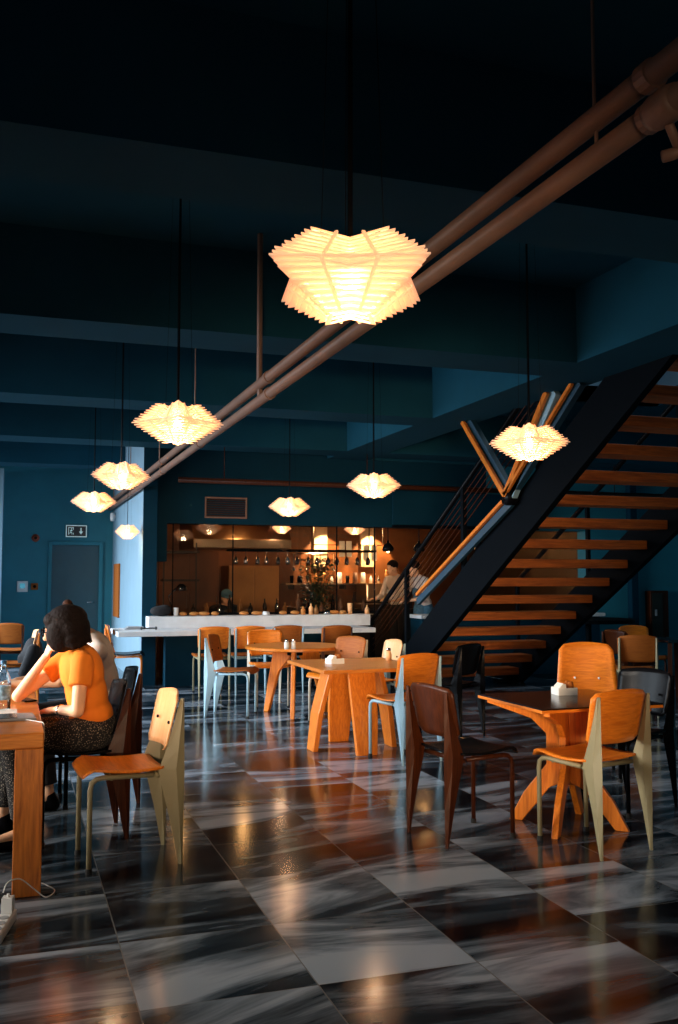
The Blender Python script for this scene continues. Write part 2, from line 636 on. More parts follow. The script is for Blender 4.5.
# ------------------------------------------------------------------ pixel helper: a point on the plane Y (or at height z) seen at x, y
def ray(px, py):
    fw = Vector((math.sin(YAW) * math.cos(PITCH), math.cos(YAW) * math.cos(PITCH), math.sin(PITCH)))
    rt = Vector((math.cos(YAW), -math.sin(YAW), 0))
    up = rt.cross(fw)
    return fw + rt * ((px - 339) / F) - up * ((py - 512) / F)


def at(px, py, Y):
    d_ = ray(px, py)
    return Vector((0, 0, HC)) + d_ * (Y / d_.y)


# ------------------------------------------------------------------ stair
SX0, SX1 = 4.86, 6.48
SL = 0.575
def zb(y): return 0.58 + (10.41 - y) * SL
st = thing('staircase', 'open wooden staircase with dark steel stringers rising under the ceiling opening', 'staircase', (5.67, 11.4, 0))
inv = Matrix.Translation((-5.67, -11.4, 0))
def stobj(name, bm, mat, **k):
    bmesh.ops.transform(bm, matrix=inv, verts=bm.verts)
    return obj(name, bm, mat, st, **k)
for x in (SX0 - .07, SX1):
    b = B()
    ytop = 5.35
    prism(b, [(11.41, 0.0), (ytop, zb(ytop)), (ytop, zb(ytop) + .53), (12.25, 0.0)], x, x + .07)
    stobj('stringer', b, M['blackmatt'], bevel=.004)
for i in range(-2, 15):
    yi = 6.53 + .3485 * i
    zi = 2.89 - .2 * i
    b = B()
    box(b, SX0, SX1, yi, yi + .30, zi + .01, zi + .105)
    stobj('tread', b, M['tread'], bevel=.006)
# handrail, posts, cables on the window side
def rail_z(y): return 0.74 + (12.7 - y) * .56
b = B()
tube(b, [(SX0 - .035, 12.7, .70), (SX0 - .035, 12.66, .78), (SX0 - .035, 6.0, rail_z(6.0))], .03, 10)
stobj('handrail', b, M['black'], smooth=True)
for y in (12.6, 11.35, 9.7, 8.05, 6.4):
    b = B()
    zt = rail_z(y)
    box(b, SX0 - .06, SX0 - .012, y - .03, y + .03, max(0, zb(y) + .45 if y < 11 else 0), zt)
    stobj('post', b, M['blackmatt'])
for k in range(5):
    b = B()
    dz = .10 + .085 * k
    tube(b, [(SX0 - .04, 12.6, rail_z(12.6) - dz), (SX0 - .04, 6.0, rail_z(6.0) - dz)], .006, 6)
    stobj('cable', b, M['walnut'])
b = B()
tube(b, [(SX1 + .04, 11.6, 1.3), (SX1 + .04, 6.0, 1.3 + 5.6 * .56)], .03, 10)
stobj('handrail', b, M['black'], smooth=True)
for y in (11.5, 9.8, 8.1, 6.4):
    b = B()
    box(b, SX1 + .02, SX1 + .06, y - .025, y + .025, max(0, zb(y) + .2), 1.3 + (11.6 - y) * .56)
    stobj('post', b, M['blackmatt'])

# braced hanger truss beside the stair
tr = thing('hanging_truss', 'wood-faced steel V struts hanging from ceiling beam down to the stair rail', 'truss', (4.75, 8.44, 2.22))
tinv = Matrix.Translation((-4.75, -8.44, -2.22))
def trobj(name, bm, mat, **k):
    bmesh.ops.transform(bm, matrix=tinv, verts=bm.verts)
    return obj(name, bm, mat, tr, **k)
for (y1, z1, wd) in ((9.37, ZB, .13), (7.62, ZB, .15), (7.20, ZB, .09)):
    b = B()
    bar(b, (4.70, 8.44, 2.22), (4.66, y1, z1), .045, wd, (1, 0, 0)) if False else bar(b, (4.655, 8.44, 2.22), (4.655, y1, z1), wd * .42, .03, (1, 0, 0))
    trobj('wood_facing', b, M['ply_z'])
    b = B()
    bar(b, (4.72, 8.40, 2.22), (4.72, y1 - .06, z1), wd * .75, .06, (1, 0, 0))
    trobj('strut', b, M['steelblue'] if wd < .14 else M['blue'])
b = B()
bar(b, (4.70, 8.44, 2.22), (4.70, 10.75, 1.19), .035, .035, (1, 0, 0))
trobj('wood_facing', b, M['ply_z'])
b = B()
bar(b, (4.74, 8.44, 2.15), (4.74, 10.8, 1.10), .08, .04, (1, 0, 0))
trobj('tie_beam', b, M['steelblue'])
b = B()
lathe(b, [(.0, -.07), (.07, -.07), (.085, -.04), (.085, .04), (.07, .07), (0, .07)], 20)
bmesh.ops.transform(b, matrix=Matrix.Translation((4.72, 8.44, 2.2)) @ Matrix.Rotation(PI / 2, 4, 'Y'), verts=b.verts)
trobj('node_fitting', b, M['black'], smooth=True)


# ------------------------------------------------------------------ pipes
def pipe(name, X, Z, label, y0=-1.5, y1=16.5, r=.034, extra=None):
    t = thing(name, label, 'pipe', (X, y0, Z), 0, 'twin ceiling pipes')
    b = B()
    tube(b, [(0, 0, 0), (0, y1 - y0, 0)], r, 16)
    obj('pipe_run', b, M['copper'], t, smooth=True)
    for k, y in enumerate((2.0, 5.9, 8.3, 10.5, 13.3, 15.6)):
        b = B()
        tube(b, [(0, y - y0 - .022, 0), (0, y - y0 + .022, 0)], r + .007, 16)
        obj('coupling', b, M['copper'], t)
        b = B()
        tube(b, [(0, y - y0 + .25, r - .01), (0, y - y0 + .25, (ZC if Z > 2.6 else 2.65) - Z)], .006 if k != 1 else .02, 6)
        obj('hanger_rod', b, M['copper'], t)
    return t
pipe('ceiling_pipe', 1.545, 2.682, 'long copper-brown ceiling pipe, the upper of the twin run')
pipe('ceiling_pipe', 1.55, 2.575, 'long copper-brown ceiling pipe, the lower of the twin run')
v = thing('pipe_valve', 'small dark valve and bracket on the near end of the lower ceiling pipe', 'valve', (1.55, 1.95, 2.575))
b = B()
lathe(b, [(.0, -.05), (.042, -.05), (.047, -.03), (.047, .03), (.042, .05), (0, .05)], 14, (0, 0, 0))
bmesh.ops.transform(b, matrix=Matrix.Translation((.0, 0, -.0)) @ Matrix.Rotation(PI / 2, 4, 'X'), verts=b.verts)
obj('valve_body', b, M['copper'], v, smooth=True)
b = B()
tube(b, [(0, 0, -.02), (.06, .02, -.10)], .012)
tube(b, [(.02, .04, -.11), (.10, 0, -.09)], .016)
obj('valve_lever', b, M['copper'], v, smooth=True)
b = B()
tube(b, [(2.0, 12.2, 2.66), (9.8, 12.2, 2.66)], .035, 12)
for x in (2.6, 4.6, 6.6, 8.6):
    tube(b, [(x, 12.2, 2.68), (x, 12.2, 3.2 if x != 4.6 else ZB)], .006, 6)
tag(obj('sprinkler_pipe', b, M['walnut'], smooth=True), 'thin dark pipe crossing under the ceiling before the kitchen soffit', 'pipe')


# ------------------------------------------------------------------ lamps
def lamp_proto():
    Rm, Ht, K = .278, .215, 19
    root = thing('pendant_lamp', '', 'lamp')
    b = B()
    for k in range(K):
        t = k / (K - 1)                     # 0 bottom .. 1 top
        if t < .50:
            pr = .34 + .66 * (t / .50)
        else:
            pr = 1.0 - .50 * ((t - .50) / .50)
        pr *= (1.0 if k % 2 else .968) * (.95 if k == K // 2 else 1)
        z = -Ht / 2 + Ht * t
        star = []
        for j in range(8):
            th = j * PI / 4
            tip = j % 2 == 0
            rr = Rm * pr * (1.0 if tip else .56)
            dz = 0.0 if tip else (-.022 if t > .5 else .012)
            star.append(Vector((rr * math.cos(th), rr * math.sin(th), z + dz)))
        ring = []
        for j in range(8):
            for q in range(4):
                ring.append(star[j].lerp(star[(j + 1) % 8], q / 4))
        n_ = len(ring)
        top = [b.verts.new(v + Vector((0, 0, .0026))) for v in ring]
        bot = [b.verts.new(v - Vector((0, 0, .0026))) for v in ring]
        topi = [b.verts.new(Vector((v.x * .80, v.y * .80, v.z + .0028))) for v in ring]
        boti = [b.verts.new(Vector((v.x * .80, v.y * .80, v.z - .0028))) for v in ring]
        for j in range(n_):
            q = (j + 1) % n_
            b.faces.new([bot[j], bot[q], top[q], top[j]])
            b.faces.new([topi[j], topi[q], boti[q], boti[j]])
            b.faces.new([top[j], top[q], topi[q], topi[j]])
            b.faces.new([boti[j], boti[q], bot[q], bot[j]])
    # slanting battens that tie the slats together, two to a petal
    for j in range(8):
        th = j * PI / 4 + PI / 8
        for (z0, r0, z1, r1) in ((-.105, .075, 0, .215), (0, .215, .103, .105)):
            p0 = (r0 * .80 * math.cos(th), r0 * .80 * math.sin(th), z0)
            p1 = (r1 * .80 * math.cos(th), r1 * .80 * math.sin(th), z1)
            bar(b, p0, p1, .008, .006)
    sh = obj('lamp_shade', b, M['shade'], root)
    b = B()
    ell(b, (0, 0, -.0), (.024, .024, .035), n=14)
    obj('bulb', b, M['bulb'], root, smooth=True)
    b = B()
    lathe(b, [(.014, .03), (.018, .06), (.012, .09)], 12, (0, 0, .0))
    obj('lamp_holder', b, M['black'], root, smooth=True)
    b = B()
    tube(b, [(0, 0, .09), (0, 0, 1.50)], .0065, 8)
    lathe(b, [(.045, 1.46), (.045, 1.505)], 14)
    obj('cord', b, M['black'], root)
    b = B()
    for a in (.4, 2.5, 4.6):
        tube(b, [(.09 * math.cos(a), .09 * math.sin(a), .1), (.05 * math.cos(a), .05 * math.sin(a), 1.50)], .0012, 4)
    obj('suspension_wire', b, M['black'], root)
    return root


lamps = [
    ((.86, 2.41, 2.195), R(-65), 'large near pendant lamp of glowing slats hanging in front of the twin pipes'),
    ((.83, 5.10, 2.213), R(-9), 'glowing slatted pendant lamp, second from the camera in the left row'),
    ((.82, 7.84, 2.213), R(8), 'glowing slatted pendant lamp, third in the left row, overlapping the lamp behind'),
    ((.82, 10.56, 2.213), R(0), 'glowing slatted pendant lamp partly behind another, nearest above the exit door'),
    ((3.00, 5.12, 2.213), R(-30), 'glowing slatted pendant lamp on the right before the staircase'),
    ((3.05, 7.92, 2.213), R(-21), 'glowing slatted pendant lamp above the square wooden table'),
    ((3.02, 10.56, 2.213), R(-8), 'glowing slatted pendant lamp high before the middle of the kitchen'),
    ((1.42, 12.7, 2.0), R(0), 'small glowing pendant lamp beside the pale blue pier'),
    ((3.92, 14.15, 2.165), R(20), 'small dim slatted pendant lamp inside the kitchen, left of the lit strips'),
    ((5.12, 14.15, 2.165), R(5), 'small dim slatted pendant lamp inside the kitchen, between the two lit strips'),
]
proto = lamp_proto()
for i, (loc, rz, lab) in enumerate(lamps):
    o = proto if i == 0 else copy_tree(proto)
    o.location = loc
    o.rotation_euler.z = rz
    tag(o, lab, 'lamp', 'slatted pendant lamps')
    if i == 0:
        o.scale = (1.1, 1.1, 1.0)
    if 0 < i < 7:
        o.scale = (.93, .93, .98)
    if i == 7:
        o.scale = (.62, .62, .85)
    if i > 7:
        o.scale = (.72, .72, .72)
        for ch in o.children:
            if ch.name.startswith('cord'):
                ch.scale.z = .237
            if ch.name.startswith('susp'):
                ch.scale.z = .237
    l = bpy.data.lights.new('lamp_light', 'POINT')
    l.energy = (7.5 if i == 0 else 6) if i < 8 else 1.5
    l.color = (1.0, .66, .38)
    l.shadow_soft_size = .04
    lo = bpy.data.objects.new('lamp_light', l)
    C.objects.link(lo)
    lo.parent = o
    lo.location = (0, 0, -.062)

# ------------------------------------------------------------------ chairs
CM = {}
def cmesh(key, mat, fn, smooth=False):
    k = (key, mat)
    if k not in CM:
        b = B()
        fn(b)
        CM[k] = mesh_of(b, key, M[mat], smooth)
    return CM[k]


def f_seat(b):
    nx, ny = 10, 16
    prof = []
    for j in range(ny + 1):
        t = j / ny
        y = -.15 + .385 * t
        z = .452 - .012 * math.sin(PI * min(1, t * 1.15)) + .012 * t
        if t > .84:
            q = (t - .84) / .16
            z -= .035 * q * q
        prof.append((y, z))
    g = {}
    for s, dz in ((0, .012), (1, 0)):
        for i in range(nx + 1):
            u = -1 + 2 * i / nx
            for j, (y, z) in enumerate(prof):
                wd = .195 + .012 * math.sin(PI * j / ny)
                if j == ny:
                    wd -= .012
                if j == 0:
                    wd -= .012
                g[s, i, j] = b.verts.new((u * wd, y, z + dz + .010 * u * u))
    for s in (0, 1):
        for i in range(nx):
            for j in range(ny):
                q = [g[s, i, j], g[s, i + 1, j], g[s, i + 1, j + 1], g[s, i, j + 1]]
                b.faces.new(q if s == 0 else q[::-1])
    for j in range(ny):
        b.faces.new([g[0, 0, j], g[0, 0, j + 1], g[1, 0, j + 1], g[1, 0, j]])
        b.faces.new([g[0, nx, j + 1], g[0, nx, j], g[1, nx, j], g[1, nx, j + 1]])
    for i in range(nx):
        b.faces.new([g[0, i + 1, 0], g[0, i, 0], g[1, i, 0], g[1, i + 1, 0]])
        b.faces.new([g[0, i, ny], g[0, i + 1, ny], g[1, i + 1, ny], g[1, i, ny]])


def back_fn(z0, z1, wb, wt, y0, y1, curve=.035, rnd=.03):
    def fn(b):
        nx, nz = 12, 10
        g = {}
        for s, dy in ((0, 0), (1, -.011)):
            for i in range(nx + 1):
                u = -1 + 2 * i / nx
                for k in range(nz + 1):
                    t = k / nz
                    # rounded-corner outline
                    wd = wb + (wt - wb) * t
                    e = min(t, 1 - t) * (z1 - z0)
                    if e < rnd:
                        wd -= rnd - math.sqrt(max(0, rnd * rnd - (rnd - e) ** 2))
                    zc = z0 + (z1 - z0) * t + (.016 * (1 - u * u) if t > .5 else 0) * (t - .5) * 2
                    y = y0 + (y1 - y0) * t - curve * (1 - u * u) + curve * .4
                    g[s, i, k] = b.verts.new((u * wd, y + dy, zc))
        for s in (0, 1):
            for i in range(nx):
                for k in range(nz):
                    q = [g[s, i, k], g[s, i + 1, k], g[s, i + 1, k + 1], g[s, i, k + 1]]
                    b.faces.new(q)
        for k in range(nz):
            for i in (0, nx):
                b.faces.new([g[0, i, k], g[0, i, k + 1], g[1, i, k + 1], g[1, i, k]])
        for i in range(nx):
            for k in (0, nz):
                b.faces.new([g[0, i, k], g[0, i + 1, k], g[1, i + 1, k], g[1, i, k]])
    return fn


f_back = back_fn(.545, .805, .186, .20, -.158, -.216)
f_shell = back_fn(.50, .90, .225, .19, -.14, -.24, rnd=.03)


def f_rear(s):
    def fn(b):
        x = s * .180
        # blade: sheet-steel leg, thick at the spine, fine at both edges
        prof = [(0, -.244, -.222), (.20, -.247, -.182), (.40, -.249, -.132), (.455, -.249, -.122), (.55, -.247, -.158), (.68, -.246, -.196), (.79, -.244, -.224)]
        rings = []
        for z, ya, yb in prof:
            ym = ya + (yb - ya) * .35
            h = .010 + .010 * ((yb - ya) / .16)
            rings.append([b.verts.new((x, ya, z)), b.verts.new((x + h, ym, z)), b.verts.new((x, yb, z)), b.verts.new((x - h, ym, z))])
        for a, c in zip(rings, rings[1:]):
            for k in range(4):
                b.faces.new([a[k], a[(k + 1) % 4], c[(k + 1) % 4], c[k]])
        b.faces.new(rings[0][::-1])
        b.faces.new(rings[-1])
    return fn


def f_front(s):
    def fn(b):
        x = s * .172
        tube(b, [(x, .200, .0), (x, .200, .38), (x, .193, .415), (x, .172, .432), (x, .14, .437), (x, -.10, .432)], .0125, 8)
    return fn


def f_frame(b):
    tube(b, [(-.172, .10, .430), (.172, .10, .430)], .011, 8)
    tube(b, [(-.175, -.12, .428), (.175, -.12, .428)], .013, 8)


def f_brace(b):
    bar(b, (-.178, -.215, .60), (.178, -.215, .60), .02, .05)


def f_screws(z):
    def fn(b):
        for s in (-1, 1):
            lathe(b, [(.009, 0), (.009, .004)], 10)
            vs = b.verts[:] if False else None
    return fn


def f_screw(x, z, y):
    def fn(b):
        lathe(b, [(.008, -.004), (.008, .004), (.004, .006)], 10)
        bmesh.ops.transform(b, matrix=Matrix.Translation((x, y, z)) @ Matrix.Rotation(-PI / 2, 4, 'X'), verts=b.verts)
    return fn


def f_foot(x, y):
    def fn(b):
        lathe(b, [(.016, 0), (.016, .02), (.013, .024)], 10, (x, y, 0))
    return fn


def chair(label, loc, face, frame='olive', seat='ply', back='ply', front=None, group='plywood and steel dining chairs', shell=False, name='dining_chair', z=0):
    """face: heading in degrees of the chair's front; loc is the midpoint of the rear legs"""
    a = R(face)
    cx = loc[0] + .235 * math.cos(a)
    cy = loc[1] + .235 * math.sin(a)
    t = thing(name, label, 'chair', (cx, cy, z), a - PI / 2, group)
    fr = front or frame
    def add(nm, me):
        o = bpy.data.objects.new(nm, me)
        C.objects.link(o)
        o.parent = t
        return o
    add('seat', cmesh('seat', seat, f_seat, True))
    if shell:
        bk = add('backrest', cmesh('shell_backrest', back, f_shell, True))
        for s in (-1, 1):
            sc = add('screw', cmesh('shell_screw%d' % s, 'white', f_screw(s * .085, .66, -.192)))
            sc.parent = bk
    else:
        bk = add('backrest', cmesh('backrest', back, f_back, True))
        for s in (-1, 1):
            sc = add('screw', cmesh('screw%d' % s, 'black', f_screw(s * .12, .67, -.182)))
            sc.parent = bk
    for s in (-1, 1):
        add('leg', cmesh('rear_leg%d' % s, frame, f_rear(s)))
        lg = add('leg', cmesh('front_leg%d' % s, fr, f_front(s), True))
        ft = add('foot_cap', cmesh('foot_cap%d' % s, 'rubber', f_foot(s * .172, .2)))
        ft.parent = lg
    add('seat_frame', cmesh('seat_frame', fr, f_frame, True))
    return t


chair('orange plywood chair with olive-grey blade legs, alone at the corner of the oak table', (.79, 4.885), 184.5, 'olive', 'ply', 'ply_pale')
wchair = chair('dark chair with black back and brown blade legs, the orange-shirted woman sits on it', (.60, 5.42), 183, 'walnut', 'black', 'black', 'black', 'dark dining chairs')
chair('orange-seated chair with pale blue legs at the left side of the round table', (1.93, 9.66), 333, 'blue', 'brown_ply', 'brown_ply')
chair('orange chair at the bar, leftmost of the row under the counter', at(215, 628, 11.22).xy, 90, 'olive', 'brown_ply', 'ply')
chair('orange chair with blue legs at the bar, second from the left', at(251, 628, 11.22).xy, 88, 'blue', 'brown_ply', 'ply')
chair('orange chair at the bar, third from the left, behind the round table', at(289, 627, 11.22).xy, 90, 'blue', 'brown_ply', 'brown_ply')
chair('brown chair at the bar, the rightmost of the row, behind the square table', at(338, 629, 11.05).xy, 92, 'walnut', 'brown_ply', 'brown_ply', 'black')
chair('orange chair with pale legs behind the left edge of the round table', (2.68, 10.38), 268, 'greysteel', 'ply', 'ply')
chair('orange chair with silvery front legs tucked behind the square table', (3.20, 8.88), 207, 'greysteel', 'ply', 'brown_ply')
chair('pale-backed chair seen edge-on at the right end of the square table', (3.40, 8.25), 182, 'blue', 'ply', 'ply_pale')
chair('bright orange chair with pale blue legs at the right of the square table', (2.94, 6.64), 104, 'blue', 'ply', 'ply')
chair('dark brown chair with black seat left of the black-topped table', (2.105, 4.70), 10, 'walnut', 'black', 'walnut', 'walnut', 'dark dining chairs')
chair('black chair mostly hidden behind the bright orange blue-legged chair', (3.80, 7.50), 120, 'black', 'black', 'black', 'black', 'dark dining chairs')
chair('tall-backed orange plywood chair with two bright screws behind the black-topped table', (3.99, 6.05), 242, 'black', 'ply', 'ply', 'black', shell=True)
chair('orange chair with olive blade legs in front of the black-topped table', (2.935, 4.12), 103, 'olive', 'ply', 'ply')
chair('glossy black chair on the right of the black-topped table', (3.78, 5.05), 196, 'black', 'black', 'black', 'black', 'dark dining chairs')
chair('dim brown chair with its back to the room, leftmost by the far right table', at(613, 638, 9.1).xy, 5, 'walnut', 'walnut', 'walnut', 'walnut', 'dining chairs at the far right')
chair('dim orange-brown chair, middle of the three by the far right table', at(638, 641, 8.1).xy, 60, 'olive', 'brown_ply', 'brown_ply', None, 'dining chairs at the far right')
chair('dim orange chair, farthest of the three by the far right table', at(632, 632, 9.9).xy, 265, 'walnut', 'brown_ply', 'ply', None, 'dining chairs at the far right')
chair('brown chair facing away at the far left, before the teal wall', at(8, 621, 13).xy, 80, 'walnut', 'brown_ply', 'brown_ply', None, 'chairs at the far left')
chair('pale-edged chair seen edge-on at the far left with a black jacket on it', at(38, 629, 11.2).xy, 183, 'ply_z', 'brown_ply', 'ply_pale', 'ply_z', 'chairs at the far left')
# wooden side chair beside the pier
chair('wooden chair with black seat standing alone beside the bar end', at(106, 632, 12.1).xy, 352, 'ply_z', 'black', 'ply_z', 'ply_z', 'chairs at the far left')


# ------------------------------------------------------------------ tables
def top_prism(poly, z0, z1):
    b = B()
    prism(b, poly, z0, z1, 'XY')
    return b


# long oak table, lower left
TX1, TY0, TY1, TZ = .15, 4.43, 6.35, .70
t = thing('oak_table', 'long solid oak table with thick square legs at the left edge', 'table', (-.45, 5.39, 0))
b = bx(-.60, .60, TY0 - 5.39, TY1 - 5.39, TZ - .068, TZ)
obj('tabletop', b, M['oak'], t, bevel=.006)
for sx in (-.48 - .12, .48):
    for sy in (TY0 - 5.39, TY1 - 5.39 - .12):
        b = bx(sx, sx + .12, sy, sy + .12, 0, TZ - .0682)
        obj('leg', b, M['oak_z'], t, bevel=.004)

# round table
RC = (2.77, 9.46)
t = thing('round_table', 'round orange wooden table with three blade legs before the bar', 'table', RC + (0,))
b = B()
lathe(b, [(.50, .665), (.515, .672), (.515, .693), (.505, .70)], 48)
obj('tabletop', b, M['oak'], t, smooth=False)
for a in (128, 250, 8):
    b = B()
    prism(b, [(.33, 0), (.39, 0), (.34, .30), (.26, .6648), (.05, .6648), (.05, .58), (.20, .42)], -.022, .022, 'XZ')
    bmesh.ops.transform(b, matrix=Matrix.Rotation(R(a), 4, 'Z'), verts=b.verts)
    obj('leg', b, M['ply_z'], t, bevel=.008)
b = B()
lathe(b, [(.08, .60), (.08, .664)], 20)
obj('leg_collar', b, M['black'], t)

# square table with board legs
SC = (2.64, 7.28)
t = thing('square_table', 'square orange wooden table on four splayed board legs, centre of the room', 'table', SC + (0,))
b = B()
box(b, -.44, .42, -.52, .47, .672, .70)
obj('tabletop', b, M['oak'], t, bevel=.005)
for a in (0, 90, 180, 270):
    b = B()
    lo, hi = .34, .20
    vs = []
    for r, z, wd in ((lo, 0, .085), (.30, .3, .105), (hi, .6718, .115)):
        for dr, dw in ((-.022, -1), (.022, -1), (.022, 1), (-.022, 1)):
            vs.append(b.verts.new((r + dr, dw * wd, z)))
    for q in (0, 4):
        for k in range(4):
            b.faces.new([vs[q + k], vs[q + (k + 1) % 4], vs[q + 4 + (k + 1) % 4], vs[q + 4 + k]])
    b.faces.new(vs[0:4])
    b.faces.new(vs[8:12])
    bmesh.ops.transform(b, matrix=Matrix.Translation((.02, .14, 0)) @ Matrix.Rotation(R(a), 4, 'Z'), verts=b.verts)
    obj('leg', b, M['ply_z'], t, bevel=.006)

# black-topped table with branching legs
HCn = (2.985, 4.73)
t = thing('black_topped_table', 'square table with glossy black top and branching orange plywood legs at the right', 'table', HCn + (0,))
b = bx(-.368, .388, -.35, .37, .676, .692)
obj('tabletop', b, M['ply'], t, bevel=.003)
b = bx(-.366, .386, -.348, .368, .6921, .70)
obj('black_surface', b, M['blacktop'], t)
for a, ext in ((45, 1), (135, 1), (225, 1), (315, 1)):
    b = B()
    prism(b, [(.26, 0), (.335, 0), (.25, .16), (.115, .33), (.115, .50), (.20, .58), (.46, .655), (.46, .6755), (.012, .6755), (.012, .24), (.10, .20)], -.018, .018, 'XZ')
    bmesh.ops.transform(b, matrix=Matrix.Rotation(R(a), 4, 'Z'), verts=b.verts)
    obj('leg', b, M['ply_z'], t, bevel=.004)

# dim table far right and far left
def plain_table(label, loc, sx, sy, mt, ml, name='cafe_table', h=.70):
    t = thing(name, label, 'table', loc + (0,))
    b = bx(-sx, sx, -sy, sy, h - .03, h)
    obj('tabletop', b, M[mt], t, bevel=.004)
    for ax in (-1, 1):
        for ay in (-1, 1):
            b = B()
            bar(b, (ax * (sx - .04), ay * (sy - .04), 0), (ax * (sx - .08), ay * (sy - .08), h - .0305), .05, .05)
            obj('leg', b, M[ml], t)
    return t
plain_table('dim dark table at the far right between brown chairs', (7.2, 9.15), .28, .28, 'blacktop', 'walnut')
plain_table('wooden table at the far left behind the seated women', (-.72, 11.9), .45, .6, 'brown_ply', 'brown_ply')


# ------------------------------------------------------------------ bar and kitchen
bar_t = thing('bar_counter', 'long pale stone bar with dark base and raised back, running before the kitchen', 'counter', (3.0, 12.1, 0))
def barobj(name, x0, x1, y0, y1, z0, z1, mat):
    b = bx(x0 - 3.0, x1 - 3.0, y0 - 12.1, y1 - 12.1, z0, z1)
    return obj(name, b, M[mat], bar_t, bevel=.004)
barobj('countertop', 1.21, 4.5, 11.63, 12.60, .69, .75, 'stone')
barobj('base', 1.89, 4.45, 12.40, 12.58, 0, .6895, 'teal_dark')
barobj('upstand', 1.66, 4.68, 12.30, 12.60, .7505, .90, 'stone')
b = B()
box(b, 2.0, 5.2, 13.2, 13.75, 0, .86)
tag(obj('work_counter', b, M['kitchendark'], bevel=.004), 'dark working counter right behind the bar in the kitchen', 'counter')
t = thing('service_counter', 'counter with pale top and dark body seen through the open stair treads', 'counter', (6.9, 12.4, 0))
obj('countertop', bx(-1.5, 1.5, -.2, .3, .83, .88), M['stone'], t, bevel=.004)
obj('body', bx(-1.45, 1.45, -.12, .3, 0, .8295), M['teal_dark'], t, bevel=.004)

# glass screen above the work counter
b = bx(2.05, 5.0, 12.93, 12.938, .92, KTOP)
g = tag(obj('glass_screen', b, M['glass']), 'tall glass screen between bar and kitchen', 'glass screen')
b = B()
for x in (2.05, 2.88, 4.4, 4.98):
    box(b, x, x + .012, 12.92, 12.948, .9, KTOP)
box(b, 2.05, 5.0, 12.92, 12.948, .895, .92)
obj('screen_frame', b, M['blackmatt'], g)

# shelf near the pier
t = thing('wall_shelf', 'small dark shelf with glasses in the kitchen corner next to the pier', 'shelf', (2.25, 13.5, 1.0))
for z in (.35, .75):
    b = bx(-.25, .25, -.15, .15, z, z + .03)
    obj('shelf_board', b, M['kitchendark'], t)
b = B()
for x in (-.24, .22):
    box(b, x, x + .02, -.02, .0, -.14, .9)
obj('upright', b, M['kitchendark'], t)

# kitchen back line
def kbox(name, label, cat, x0, x1, y0, y1, z0, z1, mat, door=None, hmat='chrome', group=None):
    t = thing(name, label, cat, ((x0 + x1) / 2, y0, z0), 0, group)
    hx = (x1 - x0) / 2
    b = bx(-hx, hx, .02, y1 - y0, 0, z1 - z0)
    obj('body', b, M[mat], t, bevel=.006)
    nd = door or 1
    for k in range(nd):
        a = -hx + 2 * hx * k / nd + .01
        c = -hx + 2 * hx * (k + 1) / nd - .01
        b = bx(a, c, 0, .019, .03, z1 - z0 - .03)
        dd = obj('door', b, M[mat], t, bevel=.004)
        b = B()
        zz = (z1 - z0) * .5
        tube(b, [(c - .04, .0, zz - .12), (c - .04, -.03, zz - .11), (c - .04, -.03, zz + .11), (c - .04, 0, zz + .12)], .008, 8)
        obj('handle', b, M[hmat], dd)
    return t
kbox('refrigerator', 'tall amber-lit steel refrigerator standing left of centre in the kitchen', 'refrigerator', 3.55, 4.45, 16.2, 16.9, 0.02, 1.62, 'amber', 2)
kbox('storage_cabinet', 'tall brown cabinet at the left end of the kitchen', 'cabinet', 2.35, 3.40, 16.3, 16.95, 0.02, 1.95, 'brownwall', 2)
kbox('oven', 'dark oven unit at the right of the kitchen back wall', 'oven', 6.1, 7.0, 16.2, 16.95, 0.02, 1.15, 'kitchendark', 1)
b = B()
prism(b, [(14.4, 1.86), (14.4, 2.0), (14.75, 2.41), (15.7, 2.41), (15.7, 1.86)], 2.6, 4.15)
t = tag(obj('extractor_hood', b, M['steel'], bevel=.01), 'wide steel extractor hood hanging over the kitchen left of centre', 'extractor hood')
b = bx(4.55, 5.28, 15.6, 16.15, 0, .9)
tag(obj('cooking_range', b, M['kitchendark'], bevel=.01), 'dark cooking range under the extractor hood', 'stove')
# hanging rack with glasses
t = thing('hanging_rack', 'dark steel rack hanging from the kitchen ceiling with rails', 'rack', (3.9, 13.45, 1.80))
b = B()
for dy in (-.15, 0, .15):
    bar(b, (-.95, dy, 0), (1.25, dy, 0), .02, .03)
for x in (-.95, .15, 1.25):
    bar(b, (x, -.15, 0), (x, .15, 0), .02, .03)
obj('rack_frame', b, M['blackmatt'], t)
for x in (-.9, 1.2):
    b = B()
    tube(b, [(x, 0, 0), (x, 0, .61)], .008, 6)
    obj('hanger_rod', b, M['blackmatt'], t)
gl = None
for i in range(14):
    x = 3.05 + .155 * i + random.uniform(-.02, .02)
    if gl is None:
        b = B()
        lathe(b, [(.028, 0), (.004, -.006), (.004, -.07), (.03, -.10), (.036, -.15), (.030, -.19)], 12)
        gl = obj('wine_glass', b, M['chrome'], smooth=True)
        gg = gl
    else:
        gg = gl.copy()
        C.objects.link(gg)
    gg.location = (x, 13.45, 1.7845)
    side = 'left' if i < 7 else 'right'
    tag(gg, 'upturned stemmed glass hanging from the dark kitchen rack', 'glass', 'glasses hanging from the kitchen rack')

